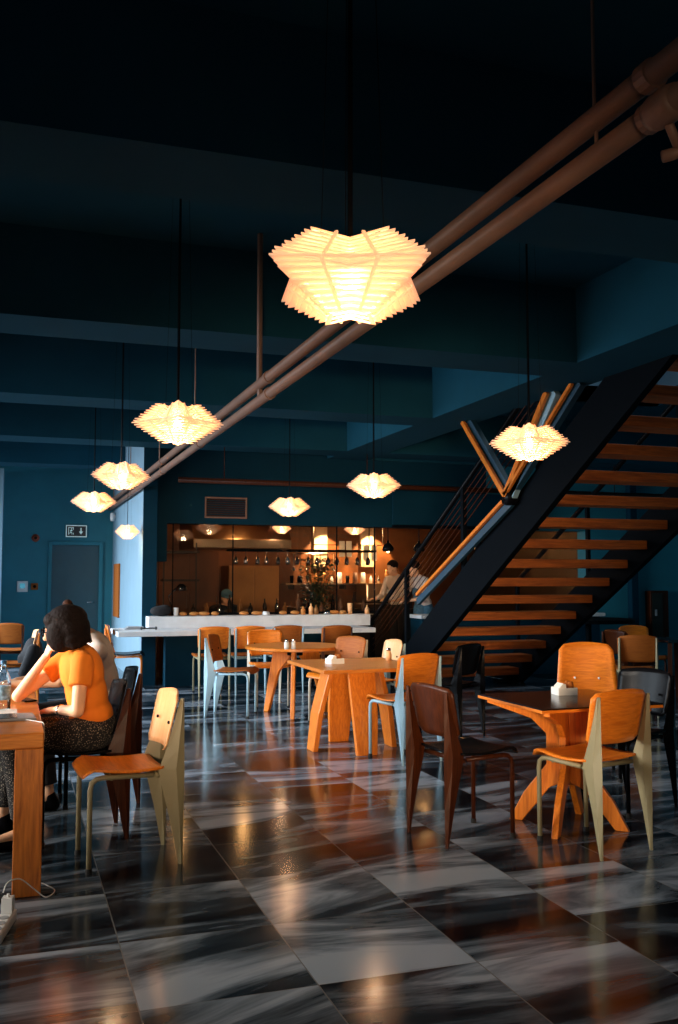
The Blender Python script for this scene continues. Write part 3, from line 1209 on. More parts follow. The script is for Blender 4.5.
# pale panels painting in lamplit strips of the back wall, with spotlights, sheets of paper between them
for px, lab in ((321, 'left'), (368, 'right')):
    p = at(px, 540, 16.9)
    b = bx(p.x - .13, p.x + .13, 16.92, 17.0, 1.62, 2.42)
    tag(obj('lit_wall_panel', b, M['tile']), 'brightly lit cream wall strip, the %s of the two on the kitchen back wall' % lab, 'wall panel')
    l = bpy.data.lights.new('strip_spot', 'SPOT')
    l.energy = 240
    l.color = (1.0, .62, .30)
    l.spot_size = R(62)
    l.shadow_soft_size = .03
    lo = bpy.data.objects.new('strip_spot', l)
    C.objects.link(lo)
    lo.location = (p.x + .08, 16.45, 2.38)
    lo.rotation_euler = (R(38), 0, 0)
for k, (px, py) in enumerate(((342, 549), (349, 549), (366, 553), (374, 553))):
    p = at(px, py, 15.9)
    b = B()
    box(b, -.052, .052, 0, .003, -.14, .14)
    o = obj('paper_sheet', b, M['paper'])
    o.location = (p.x, 15.9, p.z)
    tag(o, ['leftmost pale order sheet hanging over the kitchen pass', 'second pale order sheet hanging over the kitchen pass', 'third order sheet, under the right lit strip', 'rightmost order sheet, under the right lit strip'][k], 'paper', 'order sheets hanging in the kitchen')
b = B()
tube(b, [(5.0, 15.92, 1.99), (6.3, 15.92, 1.99)], .008, 6)
for x in (5.0, 6.3):
    tube(b, [(x, 15.92, 1.99), (x, 15.92, 2.42)], .006, 6)
tag(obj('order_rail', b, M['chrome']), 'thin metal rail holding the order sheets in the kitchen', 'rail')

# recessed downlights
for k, (px, Y, lab) in enumerate(((243, 16.2, 'left rear'), (245, 14.2, 'left front'), (183, 14.0, 'by the pier'), (334, 15.0, 'over the left lit strip'), (383, 15.0, 'over the right lit strip'), (424, 14.4, 'behind the stair rail'))):
    p = at(px, 527, Y)
    t = thing('downlight', 'round warm recessed downlight in the kitchen ceiling, ' + lab, 'downlight', (p.x, Y, 2.419), 0, 'kitchen downlights')
    b = B()
    lathe(b, [(.075, -.012), (.10, -.012), (.10, .0)], 20)
    obj('trim_ring', b, M['chrome'], t)
    b = B()
    lathe(b, [(.07, -.016), (.07, -.0125)], 20)
    obj('diffuser', b, M['glow_disc'], t)
    l = bpy.data.lights.new('downlight_lamp', 'POINT')
    l.energy = 6.5
    l.color = (1, .50, .17)
    l.shadow_soft_size = .06
    lo = bpy.data.objects.new('downlight_lamp', l)
    C.objects.link(lo)
    lo.parent = t
    lo.location = (0, 0, -.08)

# black dome pendants over the pass
pp = None
for k, px in enumerate((388, 419, 480)):
    p = at(px, 548, 12.75)
    if pp is None:
        pp = thing('dome_pendant', '', 'lamp')
        b = B()
        lathe(b, [(.07, -.05), (.085, -.02), (.075, .02), (.045, .055), (.02, .075), (.015, .11)], 18)
        obj('dome', b, M['black'], pp, smooth=True)
        b = B()
        tube(b, [(0, 0, .1), (0, 0, 2.125 - p.z)], .006, 6)
        obj('cord', b, M['black'], pp)
        b = B()
        ell(b, (0, 0, -.05), (.02, .02, .02), n=10)
        obj('bulb', b, M['glow_disc'], pp, smooth=True)
        o = pp
    else:
        o = copy_tree(pp)
    o.location = (p.x, 12.75, p.z)
    o.scale = (1, 1, 1)
    tag(o, ['glossy black dome pendant, leftmost of the three over the pass', 'glossy black dome pendant, middle of the three over the pass', 'glossy black dome pendant, rightmost of three, behind the stair stringer'][k], 'lamp', 'black dome pendants over the pass')
tag(obj('pendant_rail', bx(5.2, 7.6, 12.72, 12.78, 2.15 - .02, 2.15 + .02), M['blackmatt']), 'dark rail carrying the black dome pendants', 'rail')
struct('trim_40', bx(5.2, 7.6, 12.735, 12.765, 2.17, 2.66), M['teal_dark'])

# items on back bar: bottles
bt = {}
def bottle(x, y, z, mat, h, label, group, kind=0):
    key = (mat, round(h, 2), kind)
    if key not in bt:
        r = .032
        b = B()
        if kind == 0:
            prof = [(r, 0), (r, h * .6), (r * .8, h * .68), (r * .38, h * .78), (r * .36, h)]
        elif kind == 1:
            prof = [(r * .9, 0), (r * 1.1, h)]
        else:
            prof = [(r * 1.5, 0), (r * 1.6, h * .5), (r * 1.2, h)]
        lathe(b, prof, 14)
        bt[key] = mesh_of(b, 'bottle', M[mat], True)
    o = bpy.data.objects.new({0: 'bottle', 1: 'cup', 2: 'jar'}[kind], bt[key])
    C.objects.link(o)
    o.location = (x, y, z)
    tag(o, label, {0: 'bottle', 1: 'cup', 2: 'jar'}[kind], group)
    return o


bar_items = [
    (176, 'white', .11, 1, 'white paper cup on the bar upstand next to the pier'),
    (266, 'stone', .05, 2, 'small pale bowl on the upstand left of the squeeze bottles'),
    (311, 'ply_pale', .15, 0, 'tall squeeze bottle on the upstand at the centre of the bar'),
    (316, 'amber', .13, 0, 'amber squeeze bottle just right of the tallest one on the bar'),
    (303, 'food', .11, 0, 'brown squeeze bottle just left of the tallest one on the bar'),
    (327, 'chrome', .05, 2, 'small steel pot on the upstand right of the squeeze bottles'),
    (350, 'ply_pale', .15, 1, 'tall amber beaker on the right part of the bar upstand'),
    (367, 'ply_pale', .12, 0, 'slim bottle at the right end of the bar upstand near the stair rail'),
    (343, 'food', .05, 2, 'low brown bowl left of the tall amber beaker on the bar'),
]
for px, mt, h, kd, lab in bar_items:
    p = at(px, 612, 12.45)
    o = bottle(p.x, 12.45, .9005, mt, h, lab, 'things standing on the bar upstand', kd)
for k, px in enumerate((183, 194, 204, 215, 244, 257, 283, 295, 334)):
    p = at(px, 612, 12.47)
    b = B()
    ell(b, (0, 0, .028), (.055 + .012 * (k % 3), .04, .028), n=12)
    o = obj('bread_roll', b, M['food'], smooth=True)
    o.location = (p.x, 12.47, .9005)
    tag(o, ['golden pastry on the upstand, right of the white cup', 'second golden pastry right of the white cup', 'round roll left of the worker in the blue cap', 'roll just before the worker in the blue cap', 'roll right of the worker in the blue cap', 'second roll right of the worker in the blue cap', 'flat roll on the upstand above the third bar chair', 'roll just left of the squeeze bottles', 'roll between the squeeze bottles and the amber beaker'][k], 'pastry', 'pastries on the bar upstand')
for k in range(16):
    x = 2.45 + k * .17 + random.uniform(-.03, .03)
    bottle(x, 13.35 + random.uniform(0, .2), .861, random.choice(['black', 'amber', 'copper', 'chrome', 'kitchendark']), random.choice([.18, .24, .30]), 'small dark bottle standing on the working counter behind the glass', 'bottles on the kitchen working counter', 0)
for k in range(9):
    x = 4.85 + k * .12
    bottle(x, 16.0, .901, random.choice(['black', 'amber', 'chrome']), random.choice([.2, .26]), 'small bottle standing on the cooking range far back', 'bottles on the range', 0) if x < 5.3 else None
t = thing('steel_shelf', 'steel shelf on the kitchen back wall right of the refrigerator', 'shelf', (5.85, 16.82, 1.28))
obj('shelf_board', bx(-1.15, 1.15, -.17, .17, 0, .03), M['steel'], t)
for x in (-1.0, 0, 1.0):
    obj('bracket', bx(x - .015, x + .015, -.15, .17, -.08, -.0005), M['kitchendark'], t)
for k in range(13):
    bottle(4.85 + k * .155, 16.8, 1.3105, random.choice(['chrome', 'amber', 'black', 'white', 'copper']), random.choice([.14, .2, .26]), 'small container standing on the steel shelf far back in the kitchen', 'containers on the steel kitchen shelf', random.choice([0, 1, 2]))
t = thing('utensil_rail', 'steel rail with hanging ladles on the kitchen back wall', 'rail', (5.3, 16.9, 1.86))
b = B()
tube(b, [(-.45, 0, 0), (.45, 0, 0)], .01, 8)
for x in (-.44, .44):
    tube(b, [(x, 0, 0), (x, .1, 0)], .008, 6)
obj('rail_bar', b, M['chrome'], t)
for k in range(7):
    b = B()
    x = -.39 + .13 * k
    tube(b, [(x, -.012, 0), (x, -.012, -.26)], .006, 6)
    ell(b, (x, -.012, -.29), (.04, .02, .04), n=10)
    obj('ladle', b, M['chrome'], t)
# pot plant in the middle
p = at(318, 600, 14.6)
t = thing('potted_plant', 'dark leafy plant standing in the middle of the kitchen', 'plant', (p.x, 14.6, 0))
b = B()
lathe(b, [(.16, 0), (.2, .5), (.21, .55), (.19, .55)], 18)
obj('pot', b, M['kitchendark'], t, smooth=True)
b = B()
for k in range(5):
    tube(b, [(0, 0, .5), (.08 * math.cos(k * 1.25), .08 * math.sin(k * 1.25), 1.0), (.2 * math.cos(k * 1.25), .2 * math.sin(k * 1.25), 1.45)], .008, 5)
obj('stem', b, M['leaf'], t)
b = B()
rnd = random.Random(3)
for k in range(800):
    a = rnd.uniform(0, 2 * PI)
    rr = rnd.uniform(.03, .27)
    z = rnd.uniform(.75, 1.72)
    c = Vector((rr * math.cos(a), rr * math.sin(a), z))
    dr = Vector((math.cos(a + rnd.uniform(-.8, .8)), math.sin(a + rnd.uniform(-.8, .8)), rnd.uniform(-.6, .5))).normalized()
    s = dr.cross(Vector((0, 0, 1))).normalized() * .028
    l_ = dr * rnd.uniform(.07, .11)
    q = [b.verts.new(c), b.verts.new(c + l_ * .5 + s), b.verts.new(c + l_), b.verts.new(c + l_ * .5 - s)]
    b.faces.new(q)
obj('foliage', b, M['leaf'], t)

# machine: small steel coffee grinder by the pier and espresso machine
p = at(180, 588, 13.4)
t = thing('desk_lamp', 'small chrome-headed work lamp glinting in the kitchen near the pier', 'lamp', (p.x - .08, 13.4, .861))
b = B()
lathe(b, [(.07, 0), (.07, .02)], 16)
obj('base', b, M['chrome'], t)
b = B()
tube(b, [(0, 0, .02), (-.08, 0, .28), (.05, 0, .42)], .01, 8)
obj('arm', b, M['chrome'], t, smooth=True)
b = B()
lathe(b, [(.09, -.05), (.075, 0), (.03, .045)], 18, (.1, 0, .41))
obj('head', b, M['chrome'], t, smooth=True)
p = at(362, 585, 15.4)
t = thing('coffee_machine', 'steel coffee machine with round gauge on the right side of the kitchen', 'coffee machine', (5.75, 14.6, 0.9))
b = bx(-.36, .36, -.25, .25, .12, .42)
obj('housing', b, M['steel'], t, bevel=.03)
b = bx(-.36, .36, -.3, .25, 0, .08)
obj('drip_tray', b, M['kitchendark'], t, bevel=.01)
for x in (-.18, .18):
    b = B()
    tube(b, [(x, -.24, .16), (x, -.36, .14)], .018, 8)
    obj('portafilter', b, M['black'], t)
b = B()
lathe(b, [(.045, 0), (.05, .01), (.05, .02)], 18)
bmesh.ops.transform(b, matrix=Matrix.Translation((0, -.25, .30)) @ Matrix.Rotation(PI / 2, 4, 'X'), verts=b.verts)
obj('gauge', b, M['white'], t)
tag(obj('machine_stand', bx(5.3, 6.3, 14.3, 14.9, 0, .899), M['kitchendark']), 'dark cabinet carrying the coffee machine', 'cabinet')

# air vent on the soffit
vx0, vx1, vz0, vz1 = 2.48, 3.07, 2.22, 2.51
t = thing('air_vent', 'rectangular louvred air vent on the dark soffit above the kitchen', 'air vent', ((vx0 + vx1) / 2, YP, vz0))
hw = (vx1 - vx0) / 2
b = B()
box(b, -hw, hw, -.02, 0, 0, .02)
box(b, -hw, hw, -.02, 0, vz1 - vz0 - .02, vz1 - vz0)
box(b, -hw, -hw + .02, -.02, 0, .02, vz1 - vz0 - .02)
box(b, hw - .02, hw, -.02, 0, .02, vz1 - vz0 - .02)
obj('frame', b, M['copper'], t)
for k in range(8):
    b = B()
    z = .035 + k * .031
    box(b, -hw + .02, hw - .02, -.012, -.004, z - .006, z + .008)
    obj('slat', b, M['walnut'], t)

# things on the pier and far wall
p = at(117, 590, 15.2)
b = bx(PX0 - .03, PX0, 15.3, 16.05, .78, 1.63)
tag(obj('wall_sign', b, M['brown_ply'], bevel=.004), 'tall narrow orange-brown board on the pale blue pier face', 'sign')
b = B()
box(b, PX0 - .03, PX0, 15.0, 15.9, 1, 1.1)
b.free()
t = thing('exit_sign', 'small framed exit sign above the far door', 'exit sign', (1.005, YF - .03, 2.09))
b = bx(-.17, .17, 0, .029, 0, .20)
obj('sign_box', b, M['darkgrey'], t, bevel=.004)
b = B()
box(b, -.17, .17, -.004, -.0005, .185, .20)
box(b, -.17, .17, -.004, -.0005, 0, .015)
box(b, -.17, -.155, -.004, -.0005, .015, .185)
box(b, .155, .17, -.004, -.0005, .015, .185)
obj('sign_border', b, M['exit_white'], t)
b = B()       # running figure in a doorway
for q in ((-.13, -.045, .155, .165), (-.13, -.12, .04, .155), (-.055, -.045, .04, .07), (-.055, -.045, .12, .155)):
    box(b, q[0], q[1], -.004, -.0005, q[2], q[3])
lathe(b, [(.011, -.002), (.011, .002)], 12, (0, 0, 0))
vs = b.verts[-24:]
bmesh.ops.transform(b, matrix=Matrix.Translation((-.078, -.003, .137)) @ Matrix.Rotation(PI / 2, 4, 'X'), verts=vs)
for p0, p1 in (((-.082, .122), (-.088, .088)), ((-.088, .088), (-.070, .066)), ((-.070, .066), (-.074, .045)), ((-.088, .088), (-.102, .064)), ((-.102, .064), (-.115, .066)), ((-.082, .115), (-.062, .104)), ((-.084, .115), (-.102, .103))):
    bar(b, (p0[0], -.0025, p0[1]), (p1[0], -.0025, p1[1]), .003, .010, (0, 1, 0)) if False else bar(b, (p0[0], -.0025, p0[1]), (p1[0], -.0025, p1[1]), .010, .003, (0, 1, 0))
obj('running_figure', b, M['exit_white'], t)
b = B()       # arrow pointing down
box(b, .065, .085, -.004, -.0005, .085, .155)
prism(b, [(.04, .095), (.11, .095), (.075, .045)], -.004, -.0005, 'XZ')
obj('arrow', b, M['exit_white'], t)
for (px, py, lab, mt) in ((35.5, 538, 'small round brown alarm sounder high on the far teal wall', 'red'), (34.5, 586.5, 'small orange call point beside the thermostat on the far teal wall', 'brown_ply')):
    p = at(px, py, YF)
    t = thing('alarm_sounder' if py < 560 else 'call_point', lab, 'alarm', (p.x, YF, p.z))
    b = B()
    if py < 560:
        lathe(b, [(.065, 0), (.062, .03), (.035, .055)], 18)
        bmesh.ops.transform(b, matrix=Matrix.Rotation(PI / 2, 4, 'X'), verts=b.verts)
    else:
        box(b, -.055, .055, -.04, 0, -.055, .055)
    obj('housing', b, M[mt], t, bevel=.004)
    b = B()
    lathe(b, [(.026, 0), (.026, .008)], 14)
    bmesh.ops.transform(b, matrix=Matrix.Translation((0, -.055 if py < 560 else -.04, 0)) @ Matrix.Rotation(PI / 2, 4, 'X'), verts=b.verts)
    obj('button', b, M['black'], t)
p = at(22.3, 586.5, YF)
t = thing('thermostat', 'white square wall thermostat with blue display on the far teal wall', 'thermostat', (p.x, YF, p.z))
obj('housing', bx(-.085, .085, -.025, 0, -.09, .09), M['white'], t, bevel=.008)
obj('display', bx(-.04, .04, -.028, -.0255, -.03, .05), M['screen'], t)
t = thing('wall_sensor', 'small white sensor high on the pale pier near the corner', 'sensor', (PX0, 16.2, 2.42))
b = B()
lathe(b, [(.03, -.07), (.04, -.03), (.04, .05), (.03, .07)], 14, (-.045, 0, 0))
obj('housing', b, M['white'], t, smooth=True)
obj('bracket', bx(-.02, 0, -.02, .02, -.02, .03), M['white'], t)
# electrical box right wall
t = thing('electrical_box', 'dark red-brown box with small labels on the far right teal wall', 'electrical box', (9.8, YP, .42))
obj('housing', bx(-.17, .17, -.14, 0, 0, .78), M['walnut'], t, bevel=.008)
obj('cover', bx(-.15, .05, -.15, -.141, .04, .74), M['kitchendark'], t)
obj('warning_label', bx(-.10, -.06, -.153, -.1505, .38, .48), M['grey'], t)

# round dim side table top seen beyond the stair
t = thing('dark_round_table', 'dark round table with items under the stair at the far right', 'table', (7.5, 11.3, 0))
b = B()
lathe(b, [(.62, .79), (.62, .84)], 32)
obj('tabletop', b, M['blackmatt'], t)
b = B()
lathe(b, [(.25, 0), (.25, .02), (.04, .04), (.04, .789)], 18)
obj('pedestal', b, M['blackmatt'], t)
b = B()
lathe(b, [(.03, 0), (.035, .08), (.02, .1)], 12)
o = obj('jar', b, M['chrome'], smooth=True)
o.location = (7.2, 11.2, .8405)
tag(o, 'small glinting jar on the dark round table under the stair', 'jar')


# ------------------------------------------------------------------ table-top items
def shaker_pair(base, z, where, cupmat='clear'):
    for k, dx in enumerate((-.035, .035)):
        t = thing('salt_shaker', ['left', 'right'][k] + ' glass shaker of the pair on the ' + where, 'shaker', (base[0] + dx, base[1], z), 0, 'glass shakers on the tables')
        b = B()
        lathe(b, [(.022, 0), (.024, .05), (.018, .075)], 12)
        obj('glass_body', b, M['white'], t, smooth=True)
        b = B()
        lathe(b, [(.0185, .0752), (.018, .092), (.008, .096)], 12)
        obj('cap', b, M['chrome'], t, smooth=True)


shaker_pair((2.57, 8.95), .7005, 'round table')
def napkin_holder(x, y, z, rz, where):
    t = thing('napkin_holder', 'small white caddy holding napkins on the ' + where, 'napkin holder', (x, y, z), rz, 'napkin caddies on the tables')
    b = B()
    box(b, -.06, .06, -.05, .05, 0, .006)
    for q in ((-.06, .06, -.05, -.045), (-.06, .06, .045, .05), (-.06, -.055, -.045, .045), (.055, .06, -.045, .045)):
        box(b, q[0], q[1], q[2], q[3], .006, .042)
    obj('tray', b, M['white'], t)
    b = B()
    prism(b, [(-.05, .007), (.0, .007), (-.01, .062), (-.025, .068), (-.045, .05)], -.04, .04, 'XZ')
    obj('napkins', b, M['paper'], t)
    b = B()
    lathe(b, [(.017, .0065), (.019, .05), (.014, .075)], 12, (.032, -.015, 0))
    lathe(b, [(.017, .0065), (.019, .05), (.014, .075)], 12, (.032, .024, 0))
    obj('glass_shakers', b, M['brown_ply'], t, smooth=True)


p = at(334, 664, 7.25)
napkin_holder(2.47, 7.30, .7005, .2, 'square table')
napkin_holder(3.08, 4.90, .7005, -.1, 'black-topped table')
t = thing('salt_shaker', 'single glass shaker near the right edge of the square table', 'shaker', (2.985, 7.42, .7005))
b = B()
lathe(b, [(.024, 0), (.026, .05), (.018, .08)], 12)
obj('glass_body', b, M['ply_pale'], t, smooth=True)
b = B()
lathe(b, [(.0185, .0802), (.018, .1), (.008, .105)], 12)
obj('cap', b, M['chrome'], t, smooth=True)

# left table: laptop / tablet, bottle, papers, cable
t = thing('water_bottle', 'clear plastic water bottle with blue label on the oak table', 'bottle', (-.03, 5.25, TZ + .0005))
b = B()
lathe(b, [(.036, 0), (.038, .01), (.038, .14), (.034, .17), (.016, .215), (.014, .235)], 20)
obj('bottle_body', b, M['clear'], t, smooth=True)
b = B()
lathe(b, [(.0388, .055), (.0388, .125)], 20)
obj('bottle_label', b, M['label'], t, smooth=True)
b = B()
lathe(b, [(.0165, .2355), (.0165, .255)], 14)
obj('cap', b, M['labelblue'], t)
t = thing('tablet_computer', 'flat tablet with dark screen lying on the oak table corner', 'tablet', (.00, 4.92, TZ + .0005), R(4))
obj('case', bx(-.16, .12, -.10, .10, 0, .012), M['grey'], t, bevel=.004)
obj('display', bx(-.15, .035, -.085, .09, .0121, .014), M['blacktop'], t)
b = B()
box(b, -.12, .05, -.1, .09, 0, .004)
o = obj('paper_sheet', b, M['paper'])
o.location = (-.01, 5.17, TZ + .0005)
tag(o, 'pale loose paper sheet on the oak table behind the tablet', 'paper')
t = thing('smartphone', 'dark phone lying on the far part of the oak table', 'phone', (.09, 5.62, TZ + .0005), R(20))
obj('case', bx(-.035, .035, -.07, .07, 0, .009), M['black'], t, bevel=.003)
b = B()
tube(b, curve_pts([(.06, 4.85, TZ + .006), (.10, 4.80, TZ + .005), (.135, 4.74, TZ + .005), (.154, 4.70, TZ + .003), (.157, 4.69, TZ - .03), (.155, 4.68, TZ - .08), (.12, 4.66, .54), (.09, 4.62, .30), (.10, 4.60, .05), (.17, 4.57, .007), (.21, 4.47, .006), (.17, 4.38, .008), (.12, 4.30, .07), (.06, 4.19, .15), (.012, 4.14, .155), (-.005, 4.125, .122)]), .0028, 6)
tag(obj('charging_cable', b, M['white'], smooth=True), 'thin white cable running from the oak table down to the power strip', 'cable')
t = thing('power_strip', 'white power strip with a plug on the marble floor, lower left', 'power strip', (-.005, 4.03, 0), R(78))
obj('housing', bx(-.14, .14, -.028, .028, .002, .045), M['white'], t, bevel=.008)
for x in (-.09, -.03, .03):
    b = B()
    lathe(b, [(.019, .0452), (.019, .047), (.015, .047)], 16, (x, 0, 0))
    obj('socket', b, M['grey'], t)
b = B()
box(b, .072, .118, -.022, .022, .0455, .105)
tube(b, [(.095, 0, .10), (.095, 0, .118)], .006, 8)
obj('plug', b, M['white'], t, bevel=.006)
# papers and headset at the bar's left end, bag, pad
t = thing('headset', 'black headset with cable lying on the left end of the bar slab', 'headset', (1.62, 12.0, .7505))
b = B()
tube(b, [(.09 * math.cos(a * PI / 8), .06 * math.sin(a * PI / 8), .02 + .0 * a) for a in range(9)], .008, 8)
obj('headband', b, M['black'], t, smooth=True)
for s in (-1, 1):
    b = B()
    ell(b, (s * .09, 0, .022), (.018, .026, .021), n=12)
    obj('ear_cup', b, M['darkgrey'], t, smooth=True)
b = B()
for k in range(3):
    box(b, -.13 + .02 * k, .12 - .01 * k, -.10, .12 - .02 * k, k * .012, k * .012 + .010)
o = obj('magazine_stack', b, M['grey'])
o.location = (1.48, 12.28, .7505)
tag(o, 'short stack of grey magazines on the left end of the bar slab', 'magazines')
b = B()
ell(b, (0, 0, .07), (.14, .08, .07), n=16)
ell(b, (.05, 0, .10), (.09, .07, .05), n=16)
o = obj('handbag', remeshed(b, 'handbag', .012, 6), None)
o.data.materials.append(M['blackcloth'])
o.location = (1.83, 12.44, .9005)
tag(o, 'small black bag slumped on the left end of the bar upstand', 'bag')


# ------------------------------------------------------------------ people
def hand(bm, wrist, d, palm_n, curl=.5, s=1.0, thumb_side=1):
    """palm, four unequal fingers and a thumb. d: direction from wrist to knuckles, palm_n: palm normal"""
    wrist = Vector(wrist)
    d = Vector(d).normalized()
    n_ = Vector(palm_n)
    n_ = (n_ - d * n_.dot(d)).normalized()
    side = d.cross(n_)
    rot = Matrix((side, d, n_)).transposed().to_4x4()
    ell(bm, wrist + d * .045 * s, (.037 * s, .050 * s, .015 * s), rot, 14)
    for k, (off, ln) in enumerate(((-.027, .066), (-.009, .078), (.009, .073), (.027, .058))):
        p = wrist + d * .082 * s + side * off * s
        dirv = d.copy()
        rr = [.0092, .0085, .0078, .0068]
        for j, fr in enumerate((.42, .32, .26)):
            ang = curl * (.55 + .45 * j)
            dirv = (dirv * math.cos(ang) + n_ * math.sin(ang)).normalized()
            q = p + dirv * ln * fr * s
            cap(bm, p, q, rr[j] * s, rr[j + 1] * s, 8)
            p = q
    p = wrist + d * .02 * s + side * (-.030) * thumb_side * s
    q = p + (d * .55 - side * .65 * thumb_side + n_ * .35).normalized() * .036 * s
    cap(bm, p, q, .011 * s, .0095 * s, 8)
    q2 = q + (d * .85 - side * .2 * thumb_side + n_ * .35).normalized() * .030 * s
    cap(bm, q, q2, .0095 * s, .0075 * s, 8)


def head_rot(f, up):
    f = Vector(f).normalized()
    up = Vector(up)
    s = f.cross(up).normalized()
    u = s.cross(f)
    return Matrix((s, f, u)).transposed().to_4x4()      # local x right, y forward, z up


def head(bm, c, rot, s=1.0):
    c = Vector(c)
    def L(v):
        return c + (rot @ Vector((v[0] * s, v[1] * s, v[2] * s)))
    ell(bm, L((0, -.012, .022)), (.075 * s, .092 * s, .090 * s), rot, 20)       # skull
    ell(bm, L((0, .026, -.040)), (.056 * s, .062 * s, .072 * s), rot, 18)        # face / jaw
    ell(bm, L((0, .064, -.092)), (.022 * s, .020 * s, .018 * s), rot, 12)        # chin
    cap(bm, L((0, .084, .010)), L((0, .102, -.030)), .008 * s, .013 * s, 10)     # nose
    ell(bm, L((0, .086, -.058)), (.024 * s, .010 * s, .006 * s), rot, 12)        # upper lip
    ell(bm, L((0, .084, -.068)), (.020 * s, .010 * s, .006 * s), rot, 12)        # lower lip
    for q in (-1, 1):
        ell(bm, L((q * .074, -.005, -.015)), (.009 * s, .018 * s, .030 * s), rot, 12)   # ears
        ell(bm, L((q * .030, .078, .022)), (.024 * s, .009 * s, .007 * s), rot, 10)     # brow
        ell(bm, L((q * .040, .055, -.025)), (.022 * s, .022 * s, .020 * s), rot, 12)    # cheek


def person(label, J, mats, hands, f, up, rootloc, hair=None, seated=True, group=None, sleeve=.55, glasses=False, apron=None, hs=1.0, long_trousers=True, voxel=.007, cap_hat=None):
    """J: joints in world space"""
    J = {k: Vector(v) for k, v in J.items()}
    root = thing('person', label, 'person', rootloc, 0, group)
    off = Matrix.Translation(-Vector(rootloc))
    def fin(bm, nm, mat, vox, it=4):
        bmesh.ops.transform(bm, matrix=off, verts=bm.verts)
        me = remeshed(bm, nm, vox, it)
        me.materials.append(M[mat])
        return obj(nm, me, None, root)
    rot = head_rot(f, up)
    sh_ax = (J['shR'] - J['shL']).normalized()
    spine = (J['neck'] - J['pelvis']).normalized()
    fwd = spine.cross(sh_ax).normalized()
    trot = Matrix((sh_ax, fwd, spine)).transposed().to_4x4()
    # body
    b = B()
    ell(b, J['pelvis'], (.160, .105, .12), trot)
    mid = J['pelvis'].lerp(J['neck'], .45)
    ell(b, mid, (.125, .088, .18), trot)
    ell(b, J['pelvis'].lerp(J['neck'], .74), (.150, .098, .15), trot)
    cap(b, J['shL'], J['neck'], .045, .05)
    cap(b, J['shR'], J['neck'], .045, .05)
    cap(b, J['neck'], J['head'] + rot @ Vector((0, -.02, -.04)), .050, .046)
    head(b, J['head'], rot, hs)
    for s in 'LR':
        cap(b, J['sh' + s], J['el' + s], .043, .034)
        cap(b, J['el' + s], J['wr' + s], .034, .023)
        d_, n_, curl, ts = hands[s]
        hand(b, J['wr' + s], d_, n_, curl, 1.0, ts)
        cap(b, J['hip' + s], J['kn' + s], .080, .055)
        cap(b, J['kn' + s], J['an' + s], .052, .034)
        cap(b, J['an' + s] + Vector((0, 0, -.02)), J['toe' + s], .032, .028)
    fin(b, 'body', mats['skin'], voxel, 3)
    # shirt
    b = B()
    low = J['pelvis'].lerp(J['neck'], .16)
    ell(b, low, (.163, .118, .10), trot, 20)
    ell(b, mid, (.150, .112, .19), trot, 20)
    ell(b, J['pelvis'].lerp(J['neck'], .74), (.170, .118, .155), trot, 20)
    for s in 'LR':
        cap(b, J['sh' + s], J['neck'].lerp(J['sh' + s], .35), .058, .050)
        tube(b, [J['sh' + s], J['sh' + s].lerp(J['el' + s], sleeve)], [.060, .062 if sleeve < .8 else .045], 16)
        ell(b, J['sh' + s], (.060,) * 3)
        if sleeve >= .99:
            tube(b, [J['el' + s], J['el' + s].lerp(J['wr' + s], .95)], [.046, .036], 14)
            ell(b, J['el' + s], (.046,) * 3)
    fin(b, 'shirt', mats['shirt'], .010, 3)
    # trousers
    b = B()
    ell(b, J['pelvis'], (.172, .122, .125), trot, 20)
    for s in 'LR':
        e = J['an' + s].lerp(J['kn' + s], .12 if long_trousers else .55)
        cap(b, J['hip' + s], J['kn' + s], .096, .072)
        tube(b, [J['kn' + s], e], [.070, .058], 16)
    fin(b, 'trousers', mats['trousers'], .011, 3)
    # shoes
    for s in 'LR':
        b = B()
        a_, t_ = J['an' + s], J['toe' + s]
        dv = Vector((t_.x - a_.x, t_.y - a_.y, 0)).normalized()
        z0 = min(a_.z, t_.z) - .052
        heel = Vector((a_.x, a_.y, 0)) - dv * .03
        tip = Vector((a_.x, a_.y, 0)) + dv * .19
        cap(b, heel + Vector((0, 0, z0 + .040)), tip + Vector((0, 0, z0 + .033)), .040, .033)
        cap(b, heel + Vector((0, 0, z0 + .045)), heel + Vector((0, 0, z0 + .085)) + dv * .02, .040, .040)
        fin(b, 'shoe', 'black', .008, 2)
    if hair:
        b = B()
        def Lh(v):
            return J['head'] + rot @ Vector((v[0] * hs, v[1] * hs, v[2] * hs))
        if hair == 'bob':
            ell(b, Lh((0, -.030, .030)), (.100, .112, .100), rot, 24)
            ell(b, Lh((0, -.050, -.010)), (.112, .098, .105), rot, 24)
            ell(b, Lh((0, -.050, -.050)), (.116, .092, .075), rot, 24)
            ell(b, Lh((.070, .005, -.030)), (.044, .075, .085), rot, 20)
            ell(b, Lh((-.070, .005, -.030)), (.044, .075, .085), rot, 20)
            ell(b, Lh((0, .030, .066)), (.078, .056, .042), rot, 20)
            rn = random.Random(11)
            for k in range(60):
                a = rn.uniform(PI * .92, PI * 2.08)
                x, y = .104 * math.cos(a), -.045 + .086 * math.sin(a)
                cap(b, Lh((x * .85, y * .85, .05)), Lh((x * 1.04, y * 1.04, -.075 - rn.uniform(0, .035))), .014, .007, 6)
        elif hair == 'bun':
            ell(b, Lh((0, -.022, .034)), (.084, .098, .092), rot, 18)
            ell(b, Lh((0, -.02, .135)), (.032, .032, .030), rot, 14)
        else:
            ell(b, Lh((0, -.026, .036)), (.083, .098, .090), rot, 18)
        fin(b, 'hair', mats.get('hair', 'hair'), .006, 4)
